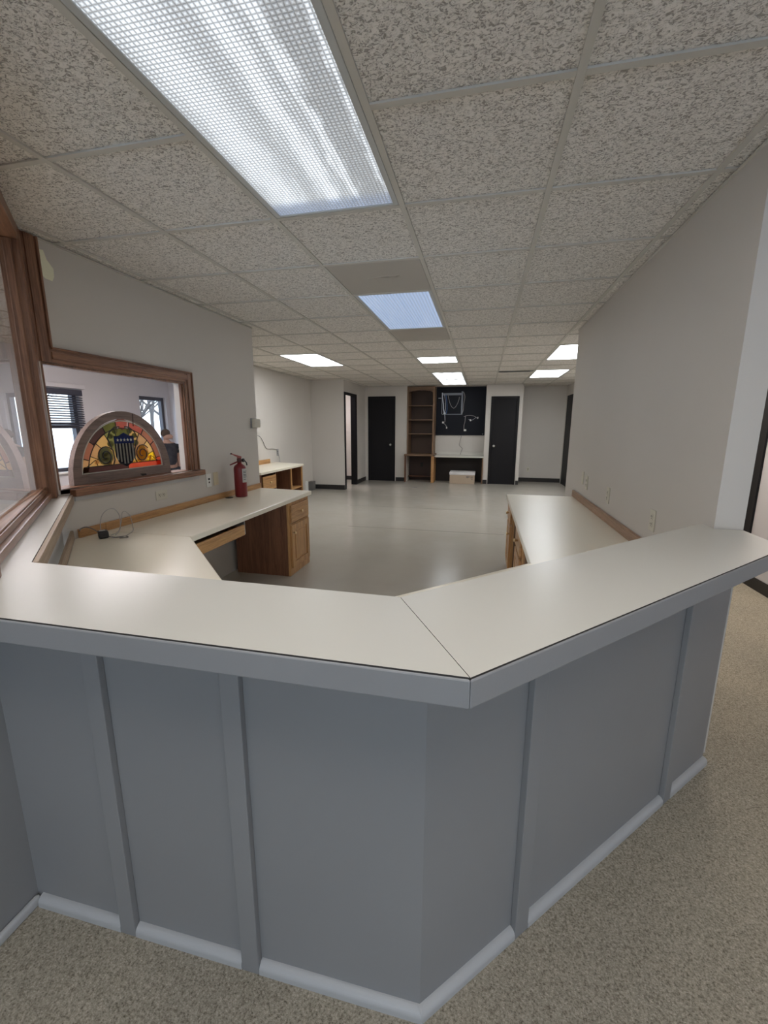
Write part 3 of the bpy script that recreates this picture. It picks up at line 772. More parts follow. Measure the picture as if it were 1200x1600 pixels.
# fire extinguisher --------------------------------------------------------
ex, ey, ez = -1.79, 2.10, ZL + 0.001
t = thing('fire_extinguisher', (ex, ey, ez), 'red fire extinguisher standing on the left worktop against the wall', 'fire extinguisher')
MB().lathe([(0.050, 0), (0.054, 0.004), (0.055, 0.012), (0.055, 0.255), (0.053, 0.272), (0.045, 0.288), (0.030, 0.300), (0.020, 0.306), (0.018, 0.318)], (ex, ey, ez), 32).build('cylinder_body', RED, t, smooth=True)
m = MB(); vs = []; fs = []
N = 10; a0, a1 = -1.25, 0.45
for k in range(N + 1):
    a = a0 + (a1 - a0) * k / N
    for z in (0.135, 0.262): vs.append((ex + 0.0556 * math.cos(a + 0.55), ey + 0.0556 * math.sin(a + 0.55), ez + z))
lab_pts = vs
fs = [(2 * k, 2 * k + 2, 2 * k + 3, 2 * k + 1) for k in range(N)]
m._add(vs, fs); lb = m.build('paper_label', LABELM, t, smooth=True, label='pale grey instruction label')
m = MB()
for z, wdt in ((0.235, 0.7), (0.222, 0.5), (0.205, 0.75), (0.193, 0.65), (0.181, 0.7), (0.160, 0.45)):
    aa = [a0 + 0.2 + (a1 - a0 - 0.3) * wdt * q / 6 + 0.55 for q in range(7)]
    vs = []
    for a in aa:
        for dz in (0, 0.005): vs.append((ex + 0.0561 * math.cos(a), ey + 0.0561 * math.sin(a), ez + z + dz))
    m._add(vs, [(2 * k, 2 * k + 2, 2 * k + 3, 2 * k + 1) for k in range(6)])
m.build('label_lines', INK, lb)
MB().lathe([(0.016, 0.316), (0.021, 0.320), (0.021, 0.350), (0.014, 0.358)], (ex, ey, ez), 16).build('valve', plain('valve_metal', (0.10, 0.03, 0.03), 0.4), t, smooth=True)
MB().lathe([(0.014, 0.0), (0.017, 0.004), (0.017, 0.016), (0.012, 0.020)], (ex + 0.018, ey + 0.020, ez + 0.336), 14, 'x').build('gauge', BLACKP, t)
ML2 = Matrix.Translation((ex, ey, ez)) @ Matrix.Rotation(math.radians(41), 4, 'Z')
mm = MB(ML2); mm.box(-0.105, -0.010, 0.300, -0.092, 0.010, 0.305)
m = MB(ML2); m.xz([(0.015, 0.345), (0.015, 0.330), (-0.060, 0.300), (-0.086, 0.292), (-0.088, 0.300), (-0.055, 0.315)], -0.010, 0.010); m.build('carry_handle', RED, t, bevel=0.002)
m = MB(ML2); m.xz([(0.020, 0.372), (0.018, 0.352), (-0.018, 0.352), (-0.018, 0.366), (-0.068, 0.394), (-0.068, 0.402), (-0.016, 0.384)], -0.010, 0.010); m.build('lever', plain('lever_red', (0.36, 0.10, 0.09), 0.4), t, bevel=0.002)
MB(ML2).box(-0.075, -0.009, 0.391, -0.060, 0.009, 0.404).build('lever_tip', BLACKP, t)
pts = [(0.0, 0.02, 0.33), (0.02, 0.055, 0.33), (0.035, 0.062, 0.31), (0.04, 0.060, 0.285)]
MB(Matrix.Translation((ex, ey, ez))).tube(pts, 0.006, 8).build('hose', BLACKP, t, smooth=True)

# wall plates ---------------------------------------------------------------
def plate(M, label, style, mat, wid=0.07, hgt=0.115, group=None, cat='outlet', name='wall_outlet'):
    """local x along the wall, -y out of the wall, origin at the plate centre on the wall"""
    t = thing(name, tuple(M @ Vector((0, 0, 0))), label, cat, group)
    MB(M).box(-wid / 2, -0.006, -hgt / 2, wid / 2, -0.0005, hgt / 2).build('cover_plate', mat, t, bevel=0.003)
    if style == 'duplex' or style == 'duplexh':
        for s in (-1, 1):
            c = (s * 0.020, 0) if style == 'duplexh' else (0, s * 0.020)
            k = MB(M).box(c[0] - 0.015, -0.009, c[1] - 0.015, c[0] + 0.015, -0.006, c[1] + 0.015).build('socket', mat, t, bevel=0.003)
            m = MB(M)
            m.box(c[0] - 0.008, -0.0098, c[1] - 0.002, c[0] - 0.005, -0.0092, c[1] + 0.008).box(c[0] + 0.005, -0.0098, c[1] - 0.002, c[0] + 0.008, -0.0092, c[1] + 0.008).box(c[0] - 0.002, -0.0098, c[1] - 0.011, c[0] + 0.002, -0.0092, c[1] - 0.006)
            m.build('socket_slots', SLOT, k)
    elif style == 'jack':
        MB(M).box(-0.010, -0.0085, 0.004, 0.010, -0.006, 0.020).box(-0.006, -0.0085, -0.024, 0.006, -0.006, -0.010).build('jack', SLOT, t, label='dark socket')
    elif style == 'blank':
        for z in (-0.042, 0.042): MB(M).lathe([(0.003, -0.0065), (0.003, -0.0075), (0.001, -0.008)], (0, 0, z), 10, 'y').build('screw', BRASS, t)
    elif style == 'switch':
        MB(M).box(-0.005, -0.010, -0.011, 0.005, -0.006, 0.011).build('toggle', mat, t, bevel=0.001)
    return t
ML_ = lambda y, z: frame(XL, y, z, math.pi / 2)      # face +x
MR_ = lambda y, z: frame(XR, y, z, -math.pi / 2)     # face -x
plate(ML_(1.215, 0.884), 'ivory outlet mounted sideways on the left wall below the opening', 'duplexh', ALMOND, 0.115, 0.07)
plate(ML_(1.79, 0.922), 'white jack plate with dark sockets right of the oak sill', 'jack', WHITEP)
plate(ML_(1.893, 0.925), 'yellowed ivory blank plate next to the white jack plate', 'blank', IVORY, cat='wall plate', name='wall_plate')
plate(MR_(2.66, 0.938), 'ivory plate on the right wall, farthest of the row', 'blank', ALMOND, cat='wall plate', name='wall_plate')
plate(MR_(2.50, 0.912), 'ivory outlet on the right wall close to the farthest plate', 'duplex', ALMOND)
plate(MR_(1.84, 0.905), 'ivory outlet alone midway along the right wall', 'duplex', ALMOND)
plate(MR_(0.995, 0.903), 'ivory outlet on the right wall close above the counter end', 'duplex', ALMOND)
plate(frame(1.55, 9.95, 0.31, 0), 'open outlet with a black slot low on the recessed far right wall', 'jack', ALMOND)
# thermostat on the end of the left wall
t = thing('thermostat', (XL + 0.02, 2.60, 1.36), 'pale boxy thermostat sticking out at the end of the left wall', 'thermostat')
MB().box(XL + 0.0005, 2.545, 1.362, XL + 0.012, 2.655, 1.462).build('back_plate', GREYP, t, bevel=0.003)
MB().box(XL + 0.012, 2.552, 1.368, XL + 0.055, 2.650, 1.456).build('housing', ALMOND, t, bevel=0.006)
MB().box(XL + 0.014, 2.650, 1.392, XL + 0.05, 2.665, 1.440).build('bracket', WHITEP, t, bevel=0.002)
MB().box(XL + 0.024, 2.665, 1.408, XL + 0.042, 2.667, 1.428).build('dial_window', SLOT, t)

# power adapter and cables on the left worktop --------------------------------
t = thing('power_adapter', (-1.765, 0.545, ZL), 'small black power adapter with coiled cords on the corner worktop', 'power adapter')
MA = frame(-1.765, 0.548, ZL, math.radians(-40))
MB(MA).box(-0.032, -0.026, 0.0005, 0.032, 0.026, 0.045).build('adapter_body', BLACKP, t, bevel=0.010, seg=3)
MB(MA).box(-0.016, -0.0265, 0.022, 0.012, -0.026, 0.034).box(-0.016, -0.020, 0.0451, 0.014, 0.012, 0.0456).build('rating_label', LABELM, t, label='pale rating label')
def arc(c, r0, r1, a0, a1, n, ax1, ax2):
    ax1, ax2, c = Vector(ax1), Vector(ax2), Vector(c)
    return [tuple(c + ax1 * math.cos(a0 + (a1 - a0) * k / n) * r0 + ax2 * math.sin(a0 + (a1 - a0) * k / n) * r1) for k in range(n + 1)]
def smooth_path(pts, n=8):
    P = [Vector(p) for p in pts]; out = []
    for i in range(len(P) - 1):
        p0, p1, p2, p3 = P[max(i - 1, 0)], P[i], P[i + 1], P[min(i + 2, len(P) - 1)]
        for k in range(n):
            s = k / n
            out.append(tuple(0.5 * ((2 * p1) + (p2 - p0) * s + (2 * p0 - 5 * p1 + 4 * p2 - p3) * s * s + (3 * p1 - p0 - 3 * p2 + p3) * s ** 3)))
    out.append(tuple(P[-1])); return out
zt = ZL
MB().tube(smooth_path([(-1.86, 0.485, zt + 0.052), (-1.875, 0.505, zt + 0.058), (-1.86, 0.53, zt + 0.064), (-1.82, 0.54, zt + 0.05), (-1.795, 0.545, zt + 0.03)]), 0.0032, 6).build('power_cord', CABLEG, t, smooth=True, label='dark cord running over the splash')
MB().tube(smooth_path([(-1.79, 0.56, zt + 0.02), (-1.80, 0.57, zt + 0.075), (-1.81, 0.60, zt + 0.125), (-1.81, 0.645, zt + 0.15), (-1.81, 0.69, zt + 0.145), (-1.80, 0.712, zt + 0.10), (-1.79, 0.70, zt + 0.03), (-1.77, 0.66, zt + 0.006), (-1.74, 0.61, zt + 0.005)]), 0.0022, 6).build('loop_cord', CABLEP, t, smooth=True, label='thin grey looping cord')
MB().tube(smooth_path([(-1.74, 0.575, zt + 0.01), (-1.74, 0.63, zt + 0.02), (-1.78, 0.70, zt + 0.06), (-1.80, 0.735, zt + 0.11), (-1.80, 0.762, zt + 0.115), (-1.79, 0.785, zt + 0.08), (-1.77, 0.775, zt + 0.02), (-1.72, 0.72, zt + 0.004), (-1.68, 0.64, zt + 0.003), (-1.66, 0.585, zt + 0.003), (-1.70, 0.555, zt + 0.003), (-1.74, 0.56, zt + 0.01)]), 0.0020, 6).build('loop_cord', CABLEP, t, smooth=True, label='thin pale second loop of cord')
MB().tube(smooth_path([(-1.735, 0.55, zt + 0.01), (-1.70, 0.57, zt + 0.003), (-1.66, 0.60, zt + 0.003), (-1.63, 0.585, zt + 0.003), (-1.66, 0.555, zt + 0.003)]), 0.0024, 6).build('plug_lead', CABLEG, t, smooth=True)

# ------------------------------------------------------------------ stained glass arch on the sill
AX, AY, AZ = -1.985, 0.998, 1.0345
t = thing('stained_glass_panel', (AX, AY, AZ), 'half round stained glass panel with a striped shield standing on the oak sill', 'stained glass')
R0, R1, ZB = 0.413, 0.352, 0.058
def P(s, z): return (AY + s, AZ + z)
# wooden arch frame (outer minus inner) and bottom rail
n = 36
outer = [(R0 * math.cos(math.pi * k / n), 0.022 + (R0 + 0.012) * math.sin(math.pi * k / n)) for k in range(n + 1)]
inner = [(R1 * math.cos(math.pi * k / n), ZB + (R1 - 0.012) * math.sin(math.pi * k / n)) for k in range(n + 1)]
m = MB()
for k in range(n):
    q = [outer[k], outer[k + 1], inner[k + 1], inner[k]]
    m.slab([P(*p) for p in q], AX - 0.018, AX + 0.018)
m.slab([P(-R0, 0.0), P(R0, 0.0), P(R0, 0.022), P(R1, ZB), P(-R1, ZB), P(-R0, 0.022)], AX - 0.018, AX + 0.018)
m.build('arch_frame', OLDWOOD, t)
MB().slab([P(0.10, 0.018), P(0.155, 0.014), P(0.16, 0.004), P(0.12, 0.002)], AX + 0.018, AX + 0.0195).build('dark_chip', DARKIN, t, label='dark chip in the bottom rail')
MB().slab([P(0.082, ZB + 0.29), P(0.088, ZB + 0.375), P(0.094, ZB + 0.375), P(0.089, ZB + 0.29)], AX + 0.0175, AX + 0.0185).build('crack', DARKIN, t, label='dark crack near the top')
AG = {k: art_glass('art_glass_' + k, c, cl) for k, c, cl in (
    ('amber', (0.85, 0.66, 0.36), 0.3), ('pinkbrown', (0.62, 0.36, 0.26), 0.3), ('olive', (0.34, 0.34, 0.14), 0.3), ('yellow', (0.95, 0.68, 0.10), 0.75),
    ('red', (0.90, 0.30, 0.17), 0.55), ('brown', (0.22, 0.13, 0.12), 0.1), ('blue', (0.03, 0.06, 0.35), 0.2), ('black', (0.02, 0.02, 0.04), 0.1),
    ('white', (0.80, 0.78, 0.72), 0.2), ('rose', (0.68, 0.30, 0.24), 0.35), ('tan', (0.78, 0.58, 0.36), 0.35), ('greenish', (0.50, 0.50, 0.24), 0.3))}
gx0, gx1 = AX - 0.003, AX + 0.003
# border ring of coloured lengths
R2 = R1 - 0.012; R3 = 0.290
def ringpt(r, a): return (r * math.cos(a), ZB + (r - 0.012) * math.sin(a))
segs = [(0.0, 0.22, 'red'), (0.22, 0.60, 'pinkbrown'), (0.60, 0.98, 'pinkbrown'), (0.98, 1.38, 'rose'), (1.72, 2.05, 'olive'), (2.05, 2.48, 'brown'), (2.48, 2.85, 'pinkbrown'), (2.85, math.pi, 'tan')]
for a0, a1, c in segs:
    k = 8
    poly = [ringpt(R2, a0 + (a1 - a0) * i / k) for i in range(k + 1)] + [ringpt(R3, a1 + (a0 - a1) * i / k) for i in range(k + 1)]
    MB().slab([P(*p) for p in poly], gx0, gx1).build('border_glass', AG[c], t)
# bottom strip: left half painted brown as unlit, right half brighter red as backlit
MB().slab([P(*p) for p in [(-R2, ZB), (0.02, ZB), (0.02, ZB + 0.04), (-R2 + 0.02, ZB + 0.04)]], gx0, gx1).build('border_glass', AG['brown'], t)
MB().slab([P(*p) for p in [(0.02, ZB), (R2, ZB), (R2 - 0.01, ZB + 0.04), (0.02, ZB + 0.04)]], gx0, gx1).build('border_glass', AG['red'], t, label='glowing red strip')
# background fan pieces
cuts = [0.10, 0.42, 0.75, 1.05, 1.35, 1.80, 2.10, 2.42, 2.75, 3.04]
cols = ['yellow', 'amber', 'tan', 'amber', 'olive', 'greenish', 'amber', 'tan', 'amber']
for k in range(9):
    a0, a1 = cuts[k], cuts[k + 1]
    def rp(r, a): return (r * math.cos(a), max(ZB + 0.042, ZB + (r - 0.012) * math.sin(a)))
    poly = [rp(R3, a0 + (a1 - a0) * i / 6) for i in range(7)] + [rp(0.05, a1), rp(0.05, a0)]
    MB().slab([P(*p) for p in poly], gx0, gx1).build('background_glass', AG[cols[k]], t)
# shield
sx = 0.006; fx = AX + 0.0035
def sh(poly, x0, x1, mat, name, lab=None, par=None):
    return MB().slab([P(sx + s, z) for s, z in poly], x0, x1).build(name, mat, par or t, label=lab)
shield = sh([(-0.078, 0.150), (-0.055, 0.105), (0.0, 0.080), (0.055, 0.105), (0.078, 0.150), (0.080, 0.285), (-0.080, 0.285)], fx, fx + 0.003, AG['black'], 'shield', 'dark shield with white stripes and a blue top')
sh([(-0.082, 0.235), (0.082, 0.235), (0.082, 0.283), (0.060, 0.278), (0.0, 0.306), (-0.060, 0.278), (-0.082, 0.283)], fx + 0.003, fx + 0.005, AG['blue'], 'shield_top', 'blue field', shield)
for k, s in enumerate((-0.066, -0.040, -0.0135, 0.0135, 0.040, 0.066)):
    zb = 0.125 if abs(s) > 0.05 else (0.112 if abs(s) > 0.03 else 0.098)
    sh([(s - 0.0058, zb), (s + 0.0058, zb), (s + 0.0058, 0.235), (s - 0.0058, 0.235)], fx + 0.003, fx + 0.0045, AG['white'], 'stripe', None, shield)
for k, s in enumerate((-0.056, -0.028, 0.0, 0.028, 0.056)):
    pts = []
    for q in range(10):
        r = 0.0115 if q % 2 == 0 else 0.0048; a = math.pi / 2 + q * math.pi / 5
        pts.append((s + r * math.cos(a), 0.258 + r * math.sin(a)))
    sh(pts, fx + 0.005, fx + 0.0058, WHITEP, 'star', None, shield)
# scroll flowers left and right, bud at the top
def disc(cs, cz, r, mat, name, lab=None, k=14, sq=1.0):
    return MB().slab([P(cs + r * math.cos(2 * math.pi * i / k), cz + sq * r * math.sin(2 * math.pi * i / k)) for i in range(k)], fx, fx + 0.002).build(name, mat, t, label=lab)
for s, cm, c2 in ((-1, 'greenish', 'amber'), (1, 'yellow', 'yellow')):  # right flower coloured yellow as if backlit, left one kept duller
    fx = gx1 + 0.0004
    disc(s * 0.155, 0.158, 0.060, AG['greenish' if s < 0 else 'amber'], 'scroll_leaf')
    for (a, b, r) in ((0.0, 0.028, 0.030), (0.026, -0.005, 0.028), (-0.028, -0.006, 0.030), (0.0, -0.032, 0.022)):
        MB().slab([P(s * 0.158 + a + r * math.cos(2 * math.pi * i / 12), 0.160 + b + r * math.sin(2 * math.pi * i / 12)) for i in range(12)], fx + 0.002, fx + 0.0035).build('petal', AG[cm], t)
    for (a, b, r) in ((0.105, 0.235, 0.026), (0.100, 0.285, 0.022), (0.060, 0.318, 0.024), (0.225, 0.125, 0.018), (0.13, 0.11, 0.018)):
        disc(s * a, b, r, AG['olive'] if b > 0.2 else AG[c2], 'scroll_leaf', None, 10, 0.8)
MB().slab([P(-0.045, 0.385), P(-0.03, 0.345), P(0.006, 0.322), P(0.042, 0.345), P(0.05, 0.385), P(0.02, 0.396), P(-0.02, 0.396)], gx0, gx1 + 0.002).build('bud', AG['rose'], t, label='pinkish bud at the top')
# lead lines
def lead(path, r=0.0030, mat=LEAD, name='lead_came'):
    MB().tube([(AX + 0.0045, *P(*p)) for p in path], r, 5).build(name, mat, t, smooth=True)
lead([ringpt(R2 - 0.002, math.pi * k / 40) for k in range(41)], 0.0048, CAMEL, 'border_came')
lead([(-R2, ZB + 0.002), (0.02, ZB + 0.002), (R2, ZB + 0.002)], 0.0048, CAMEL, 'border_came')
lead([ringpt(R3, math.pi * (0.04 + 0.92 * k / 40)) for k in range(41)])
lead([(-R2 + 0.02, ZB + 0.041), (R2 - 0.01, ZB + 0.041)], 0.0028)
for a in (0.22, 0.60, 0.98, 1.38, 1.72, 2.05, 2.48, 2.85): lead([ringpt(R2, a), ringpt(R3, a)])
for a in cuts[1:-1]: lead([ringpt(R3, a), ringpt(0.19, a)], 0.0026)
for s in (-1, 1):
    sp = [(s * 0.155 + (0.066 - 0.0045 * k * 0.45) * math.cos(k * 0.42 + 0.6), 0.158 + (0.066 - 0.0045 * k * 0.45) * math.sin(k * 0.42 + 0.6)) for k in range(26)]
    MB().tube([(AX + 0.0075, *P(*p)) for p in sp], 0.0036, 5).build('scroll_lead', LEAD, t, smooth=True)
    lead([(s * 0.02, 0.345), (s * 0.06, 0.342), (s * 0.105, 0.31), (s * 0.125, 0.27), (s * 0.11, 0.225), (s * 0.092, 0.19), (s * 0.085, 0.13), (s * 0.10, 0.10)], 0.0042, LEAD, 'scroll_lead')
    lead([(s * 0.22, 0.10), (s * 0.235, 0.14), (s * 0.265, 0.12), (s * 0.30, 0.10)], 0.0025, LEAD, 'scroll_lead')
lead([(sx + a, b) for a, b in [(-0.08, 0.285), (-0.078, 0.150), (-0.055, 0.105), (0.0, 0.080), (0.055, 0.105), (0.078, 0.150), (0.08, 0.285)]], 0.0025)
lead([(0.02, ZB), (0.02, ZB + 0.045)], 0.002)

# ------------------------------------------------------------------ rear desk in the left corner of the far room
zr = 0.735; fx_ = -2.63; wx = -3.28
t = thing('desk', (-2.95, 4.75, 0), 'small cream topped rear desk with drawers and an open shelf against the left wall', 'desk')
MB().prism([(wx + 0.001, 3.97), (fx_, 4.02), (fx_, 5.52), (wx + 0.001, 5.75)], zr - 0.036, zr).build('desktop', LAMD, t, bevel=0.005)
MB().box(wx + 0.001, 3.97, zr, wx + 0.020, 5.51, zr + 0.075).build('backsplash', OAKY, t, bevel=0.003)
m = MB(); m.box(wx + 0.02, 4.05, 0, fx_ - 0.03, 4.068, zr - 0.037).box(wx + 0.02, 4.50, 0, fx_ - 0.03, 4.518, zr - 0.037).box(wx + 0.02, 4.068, 0.06, fx_ - 0.05, 4.50, 0.078)
m.build('pedestal', DARKOAK, t)
for z0, z1 in ((0.46, 0.665), (0.27, 0.445), (0.07, 0.255)):
    d = MB().box(fx_ - 0.030, 4.085, z0, fx_ - 0.012, 4.490, z1).build('drawer', OAKY, t, bevel=0.006)
    small_knob(d, frame(fx_ - 0.012, 4.29, 0, math.pi / 2), 0, (z0 + z1) / 2)
m = MB(); m.box(wx + 0.02, 5.02, 0, fx_ - 0.03, 5.04, zr - 0.037).box(wx + 0.02, 5.455, 0, fx_ - 0.03, 5.475, zr - 0.037).box(wx + 0.02, 5.04, 0, wx + 0.03, 5.455, zr - 0.037)
m.build('shelf_unit', DARKOAK, t)
MB().box(fx_ - 0.030, 5.015, 0, fx_ - 0.012, 5.045, zr - 0.037).box(fx_ - 0.030, 5.45, 0, fx_ - 0.012, 5.48, zr - 0.037).build('edge_strip', OAKZ, t)
MB().box(wx + 0.03, 5.04, 0.34, fx_ - 0.02, 5.455, 0.36).build('shelf', OAKY, t, bevel=0.002)
plate(frame(wx, 5.84, 0.905, math.pi / 2), 'grey wall socket with a plugged lead above the rear desk', 'jack', GREYP, 0.075, 0.12)
MB().tube(smooth_path([(wx + 0.01, 4.9, 1.21), (wx + 0.02, 5.14, 1.22), (wx + 0.012, 5.28, 1.14), (wx + 0.010, 5.37, 1.03), (wx + 0.012, 5.45, 0.985), (wx + 0.012, 5.62, 0.985), (wx + 0.012, 5.79, 0.955)]), 0.0045, 6).build('wall_cable', CABLEG, smooth=True, label='dark cable sagging along the wall above the rear desk', cat='cable')
MB().tube(smooth_path([(wx + 0.012, 5.85, 0.88), (wx + 0.02, 5.87, 0.80), (wx + 0.03, 5.86, 0.72), (wx + 0.03, 5.85, 0.40), (wx + 0.03, 5.84, 0.006)]), 0.005, 6).build('plug_lead', CABLEP, smooth=True, label='grey lead hanging from the wall socket behind the rear desk', cat='cable')
MB().box(wx + 0.003, 7.05, 0.0, wx + 0.045, 7.13, 0.20).box(wx + 0.003, 7.05, 0.20, wx + 0.03, 7.13, 0.215).build('power_strip', WHITEP, bevel=0.004, label='small white upright block at the foot of the left wall near the corner', cat='power strip')
MB().box(wx + 0.003, 7.22, 0.0, wx + 0.10, 7.40, 0.19).build('floor_box', plain('grey_box', (0.14, 0.135, 0.13), 0.6), bevel=0.006, label='small dark grey box on the floor in the left corner', cat='box')

# ------------------------------------------------------------------ bookcase and desk in the far niche
t = thing('bookcase', (-1.12, 9.48, 0), 'tall built-in brown bookcase with five open shelves and a scalloped top in the far wall', 'bookcase')
bx0, bx1, by0, by1 = -1.455, -0.790, 9.24, 9.695
MB().box(bx0, by0, 0.70, bx0 + 0.035, by1, H - 0.01).build('side_panel', WALNZ, t); MB().box(bx1 - 0.035, by0, 0.70, bx1, by1, H - 0.01).build('side_panel', WALNZ, t)
MB().box(bx0 + 0.035, by1 - 0.012, 0.70, bx1 - 0.035, by1, H - 0.01).build('back_panel', plain('dark_brown_ply', (0.10, 0.062, 0.045), 0.6), t)
for z in (1.885, 1.545, 1.205):
    MB().box(bx0 + 0.035, by0 + 0.008, z - 0.022, bx1 - 0.035, by1 - 0.012, z).build('shelf', WALN, t, bevel=0.002)
MB().box(bx0 + 0.035, by0 + 0.008, H - 0.035, bx1 - 0.035, by1 - 0.012, H - 0.012).build('top_board', WALN, t)
# scalloped valance
pts = [(bx0 + 0.035, H - 0.035), (bx0 + 0.035, 2.185)]
w = bx1 - bx0 - 0.07
for k in range(1, 40):
    s = k / 40
    z = 2.185 + 0.05 * math.sin(math.pi * s) + 0.016 * abs(math.sin(math.pi * s * 4.0))
    pts.append((bx0 + 0.035 + w * s, z))
pts += [(bx1 - 0.035, 2.185), (bx1 - 0.035, H - 0.035)]
MB().xz(pts, by0, by0 + 0.018).build('valance', WALN, t, label='scalloped board across the top')
hb = MB().box(bx0 - 0.045, 9.10, 0.655, bx1 + 0.04, by1, 0.70).build('base_top', WALN, t, bevel=0.004)
MB().box(bx0 - 0.035, 9.12, 0, bx0 - 0.010, 9.245, 0.655).build('base_side', DARKOAK, t); MB().box(bx1 - 0.03, 9.11, 0, bx1 + 0.035, 9.69, 0.655).build('base_side', OAKZ, t, label='light oak post')
MB().box(bx0, by1 - 0.03, 0, bx1 - 0.03, by1 - 0.015, 0.655).build('base_back', plain('very_dark_ply', (0.045, 0.022, 0.016), 0.6), t)
MB().box(-1.16, by1 - 0.032, 0.34, -1.09, by1 - 0.030, 0.46).build('cutout', SLOT, t, label='black socket cutout')
MB().box(bx0, by1 - 0.20, 0.10, bx1 - 0.03, by1 - 0.032, 0.115).build('foot_rail', DARKOAK, t)
t = thing('desk', (-0.18, 9.45, 0), 'built-in white topped desk in the niche under the black board', 'desk')
MB().box(-0.748, 9.17, 0.632, 0.432, 9.695, 0.668).build('desktop', LAM, t, bevel=0.005)
MB().box(-0.748, 9.677, 0.668, 0.432, 9.695, 0.745).build('backsplash', LAM, t, bevel=0.003)
MB().box(0.405, 9.19, 0, 0.430, 9.69, 0.632).build('end_panel', WALNZ, t)
MB().box(-0.752, 9.60, 0, 0.405, 9.612, 0.632).build('modesty_panel', plain('blackish_ply', (0.018, 0.012, 0.010), 0.7), t)
t = thing('cardboard_box', (-0.06, 9.25, 0), 'tan cardboard box with a white lid on the floor under the niche desk', 'box')
MB().box(-0.355, 9.10, 0.0, 0.245, 9.50, 0.215).build('box_body', CARD, t, bevel=0.004)
MB().box(-0.365, 9.09, 0.215, 0.255, 9.51, 0.285).build('lid', CARDW, t, bevel=0.012)
m = MB(); m.box(0.045, 9.0985, 0.165, 0.13, 9.0998, 0.185).box(0.05, 9.0985, 0.145, 0.10, 9.0998, 0.155).box(0.15, 9.0985, 0.175, 0.21, 9.0998, 0.185).box(0.15, 9.0985, 0.145, 0.205, 9.0998, 0.158).box(0.17, 9.0985, 0.105, 0.20, 9.0998, 0.118)
m.build('printed_marks', INK, t, label='dark printed smudges')
# black board with cables
t = thing('cable_board', (-0.17, 9.69, 1.157), 'black painted board with loose white cabling above the niche desk', 'board')
MB().box(-0.785, 9.672, 1.160, 0.432, 9.699, H - 0.002).build('board_sheet', NAVY, t)
MB().box(0.380, 9.669, 1.185, 0.398, 9.672, 1.20).build('sticker', WHITEP, t)
t = thing('cable_bracket', (-0.36, 9.655, 1.67), 'square grey metal bracket frame fixed to the black board', 'bracket')
yb = 9.655
BR = plain('bracket_grey', (0.22, 0.24, 0.28), 0.45)
for nm, bb in (('top_rail', (-0.63, 2.140, -0.14, 2.192)), ('side_rail', (-0.168, 1.668, -0.130, 2.228)), ('side_rail', (-0.655, 1.68, -0.635, 2.15)), ('bottom_rail', (-0.635, 1.668, -0.168, 1.684))):
    MB().box(bb[0], yb, bb[1], bb[2], yb + 0.015, bb[3]).build(nm, BR, t, bevel=0.002)
def cable(pts, r, mat, label):
    MB().tube(smooth_path([(x, y, z) for x, y, z in pts], 7), r, 6).build('cable', mat, smooth=True, label=label, cat='cable', group='cables on the black board')
y = 9.645; yf = 9.6665
cable([(-0.64, y, 2.20), (-0.635, y, 2.08), (-0.61, y, 1.93), (-0.60, y, 1.80), (-0.575, y, 1.70)], 0.014, CABLEW, 'thick white cable bundle down the left side of the bracket')
cable([(-0.585, y, 2.16), (-0.565, y, 2.02), (-0.55, y, 1.85), (-0.565, y, 1.70), (-0.56, y, 1.60), (-0.555, y, 1.52)], 0.006, CABLEW, 'white cable hanging below the lower left bracket corner')
cable([(-0.55, y, 2.15), (-0.525, y, 1.98), (-0.515, y, 1.80), (-0.535, y, 1.68)], 0.009, CABLEB, 'blue cable inside the left side of the bracket')
cable([(-0.495, yf, 2.13), (-0.486, yf, 2.08), (-0.44, yf, 1.93), (-0.39, yf, 1.85), (-0.343, yf, 1.827), (-0.29, yf, 1.88), (-0.24, yf, 1.99), (-0.215, yf, 2.10)], 0.005, CABLEP, 'thin cable sagging in a V inside the bracket')
cable([(-0.12, yf, 2.22), (-0.085, yf, 2.10), (-0.105, y, 1.92), (-0.11, y, 1.78), (-0.14, y, 1.70)], 0.006, CABLEP, 'grey cable bowing outside the right bracket rail')
cable([(-0.55, yf, 1.50), (-0.60, yf, 1.47), (-0.58, yf, 1.45), (-0.53, yf, 1.40), (-0.51, yf, 1.33)], 0.006, CABLEP, 'short loose cable end at the left under the bracket')
cable([(-0.09, yf, 1.62), (0.0, yf, 1.645), (0.12, yf, 1.64), (0.20, yf, 1.61), (0.25, yf, 1.56)], 0.005, CABLEP, 'thin cable arching to the right of the bracket')
cable([(-0.05, yf, 1.64), (-0.06, yf, 1.50), (-0.08, yf, 1.40), (-0.075, yf, 1.29)], 0.006, CABLEP, 'cable dropping to the small white jack')
cable([(0.03, yf, 1.55), (0.09, yf, 1.53), (0.16, yf, 1.56), (0.21, yf, 1.61)], 0.004, CABLEW, 'short pale cable under the arching one')
cable([(-0.13, y, 1.15), (-0.14, y, 1.12), (-0.175, y, 0.95), (-0.17, y, 0.90), (-0.10, y, 0.83), (-0.12, y, 0.77), (-0.145, y - 0.03, 0.674)], 0.006, CABLEG, 'dark cable from the board down to the desk')
for (x, z, w_, lab) in ((-0.575, 1.70, 0.028, 'white jack box at the lower left bracket corner'), (-0.605, 1.475, 0.022, 'white jack hanging at the left under the bracket'), (-0.05, 1.285, 0.030, 'white jack at the end of the dropped cable'), (0.252, 1.59, 0.012, 'narrow pale jack at the right end of the arching cable'), (-0.51, 1.345, 0.015, 'pale plug at the loose cable end'), (0.075, 1.53, 0.018, 'pale splitter under the arching cable')):
    MB().box(x - w_, 9.655, z - 0.022, x + w_, 9.670, z + 0.022).build('cable_jack', WHITEP, bevel=0.004, label=lab, cat='cable jack', group='jacks on the black board')
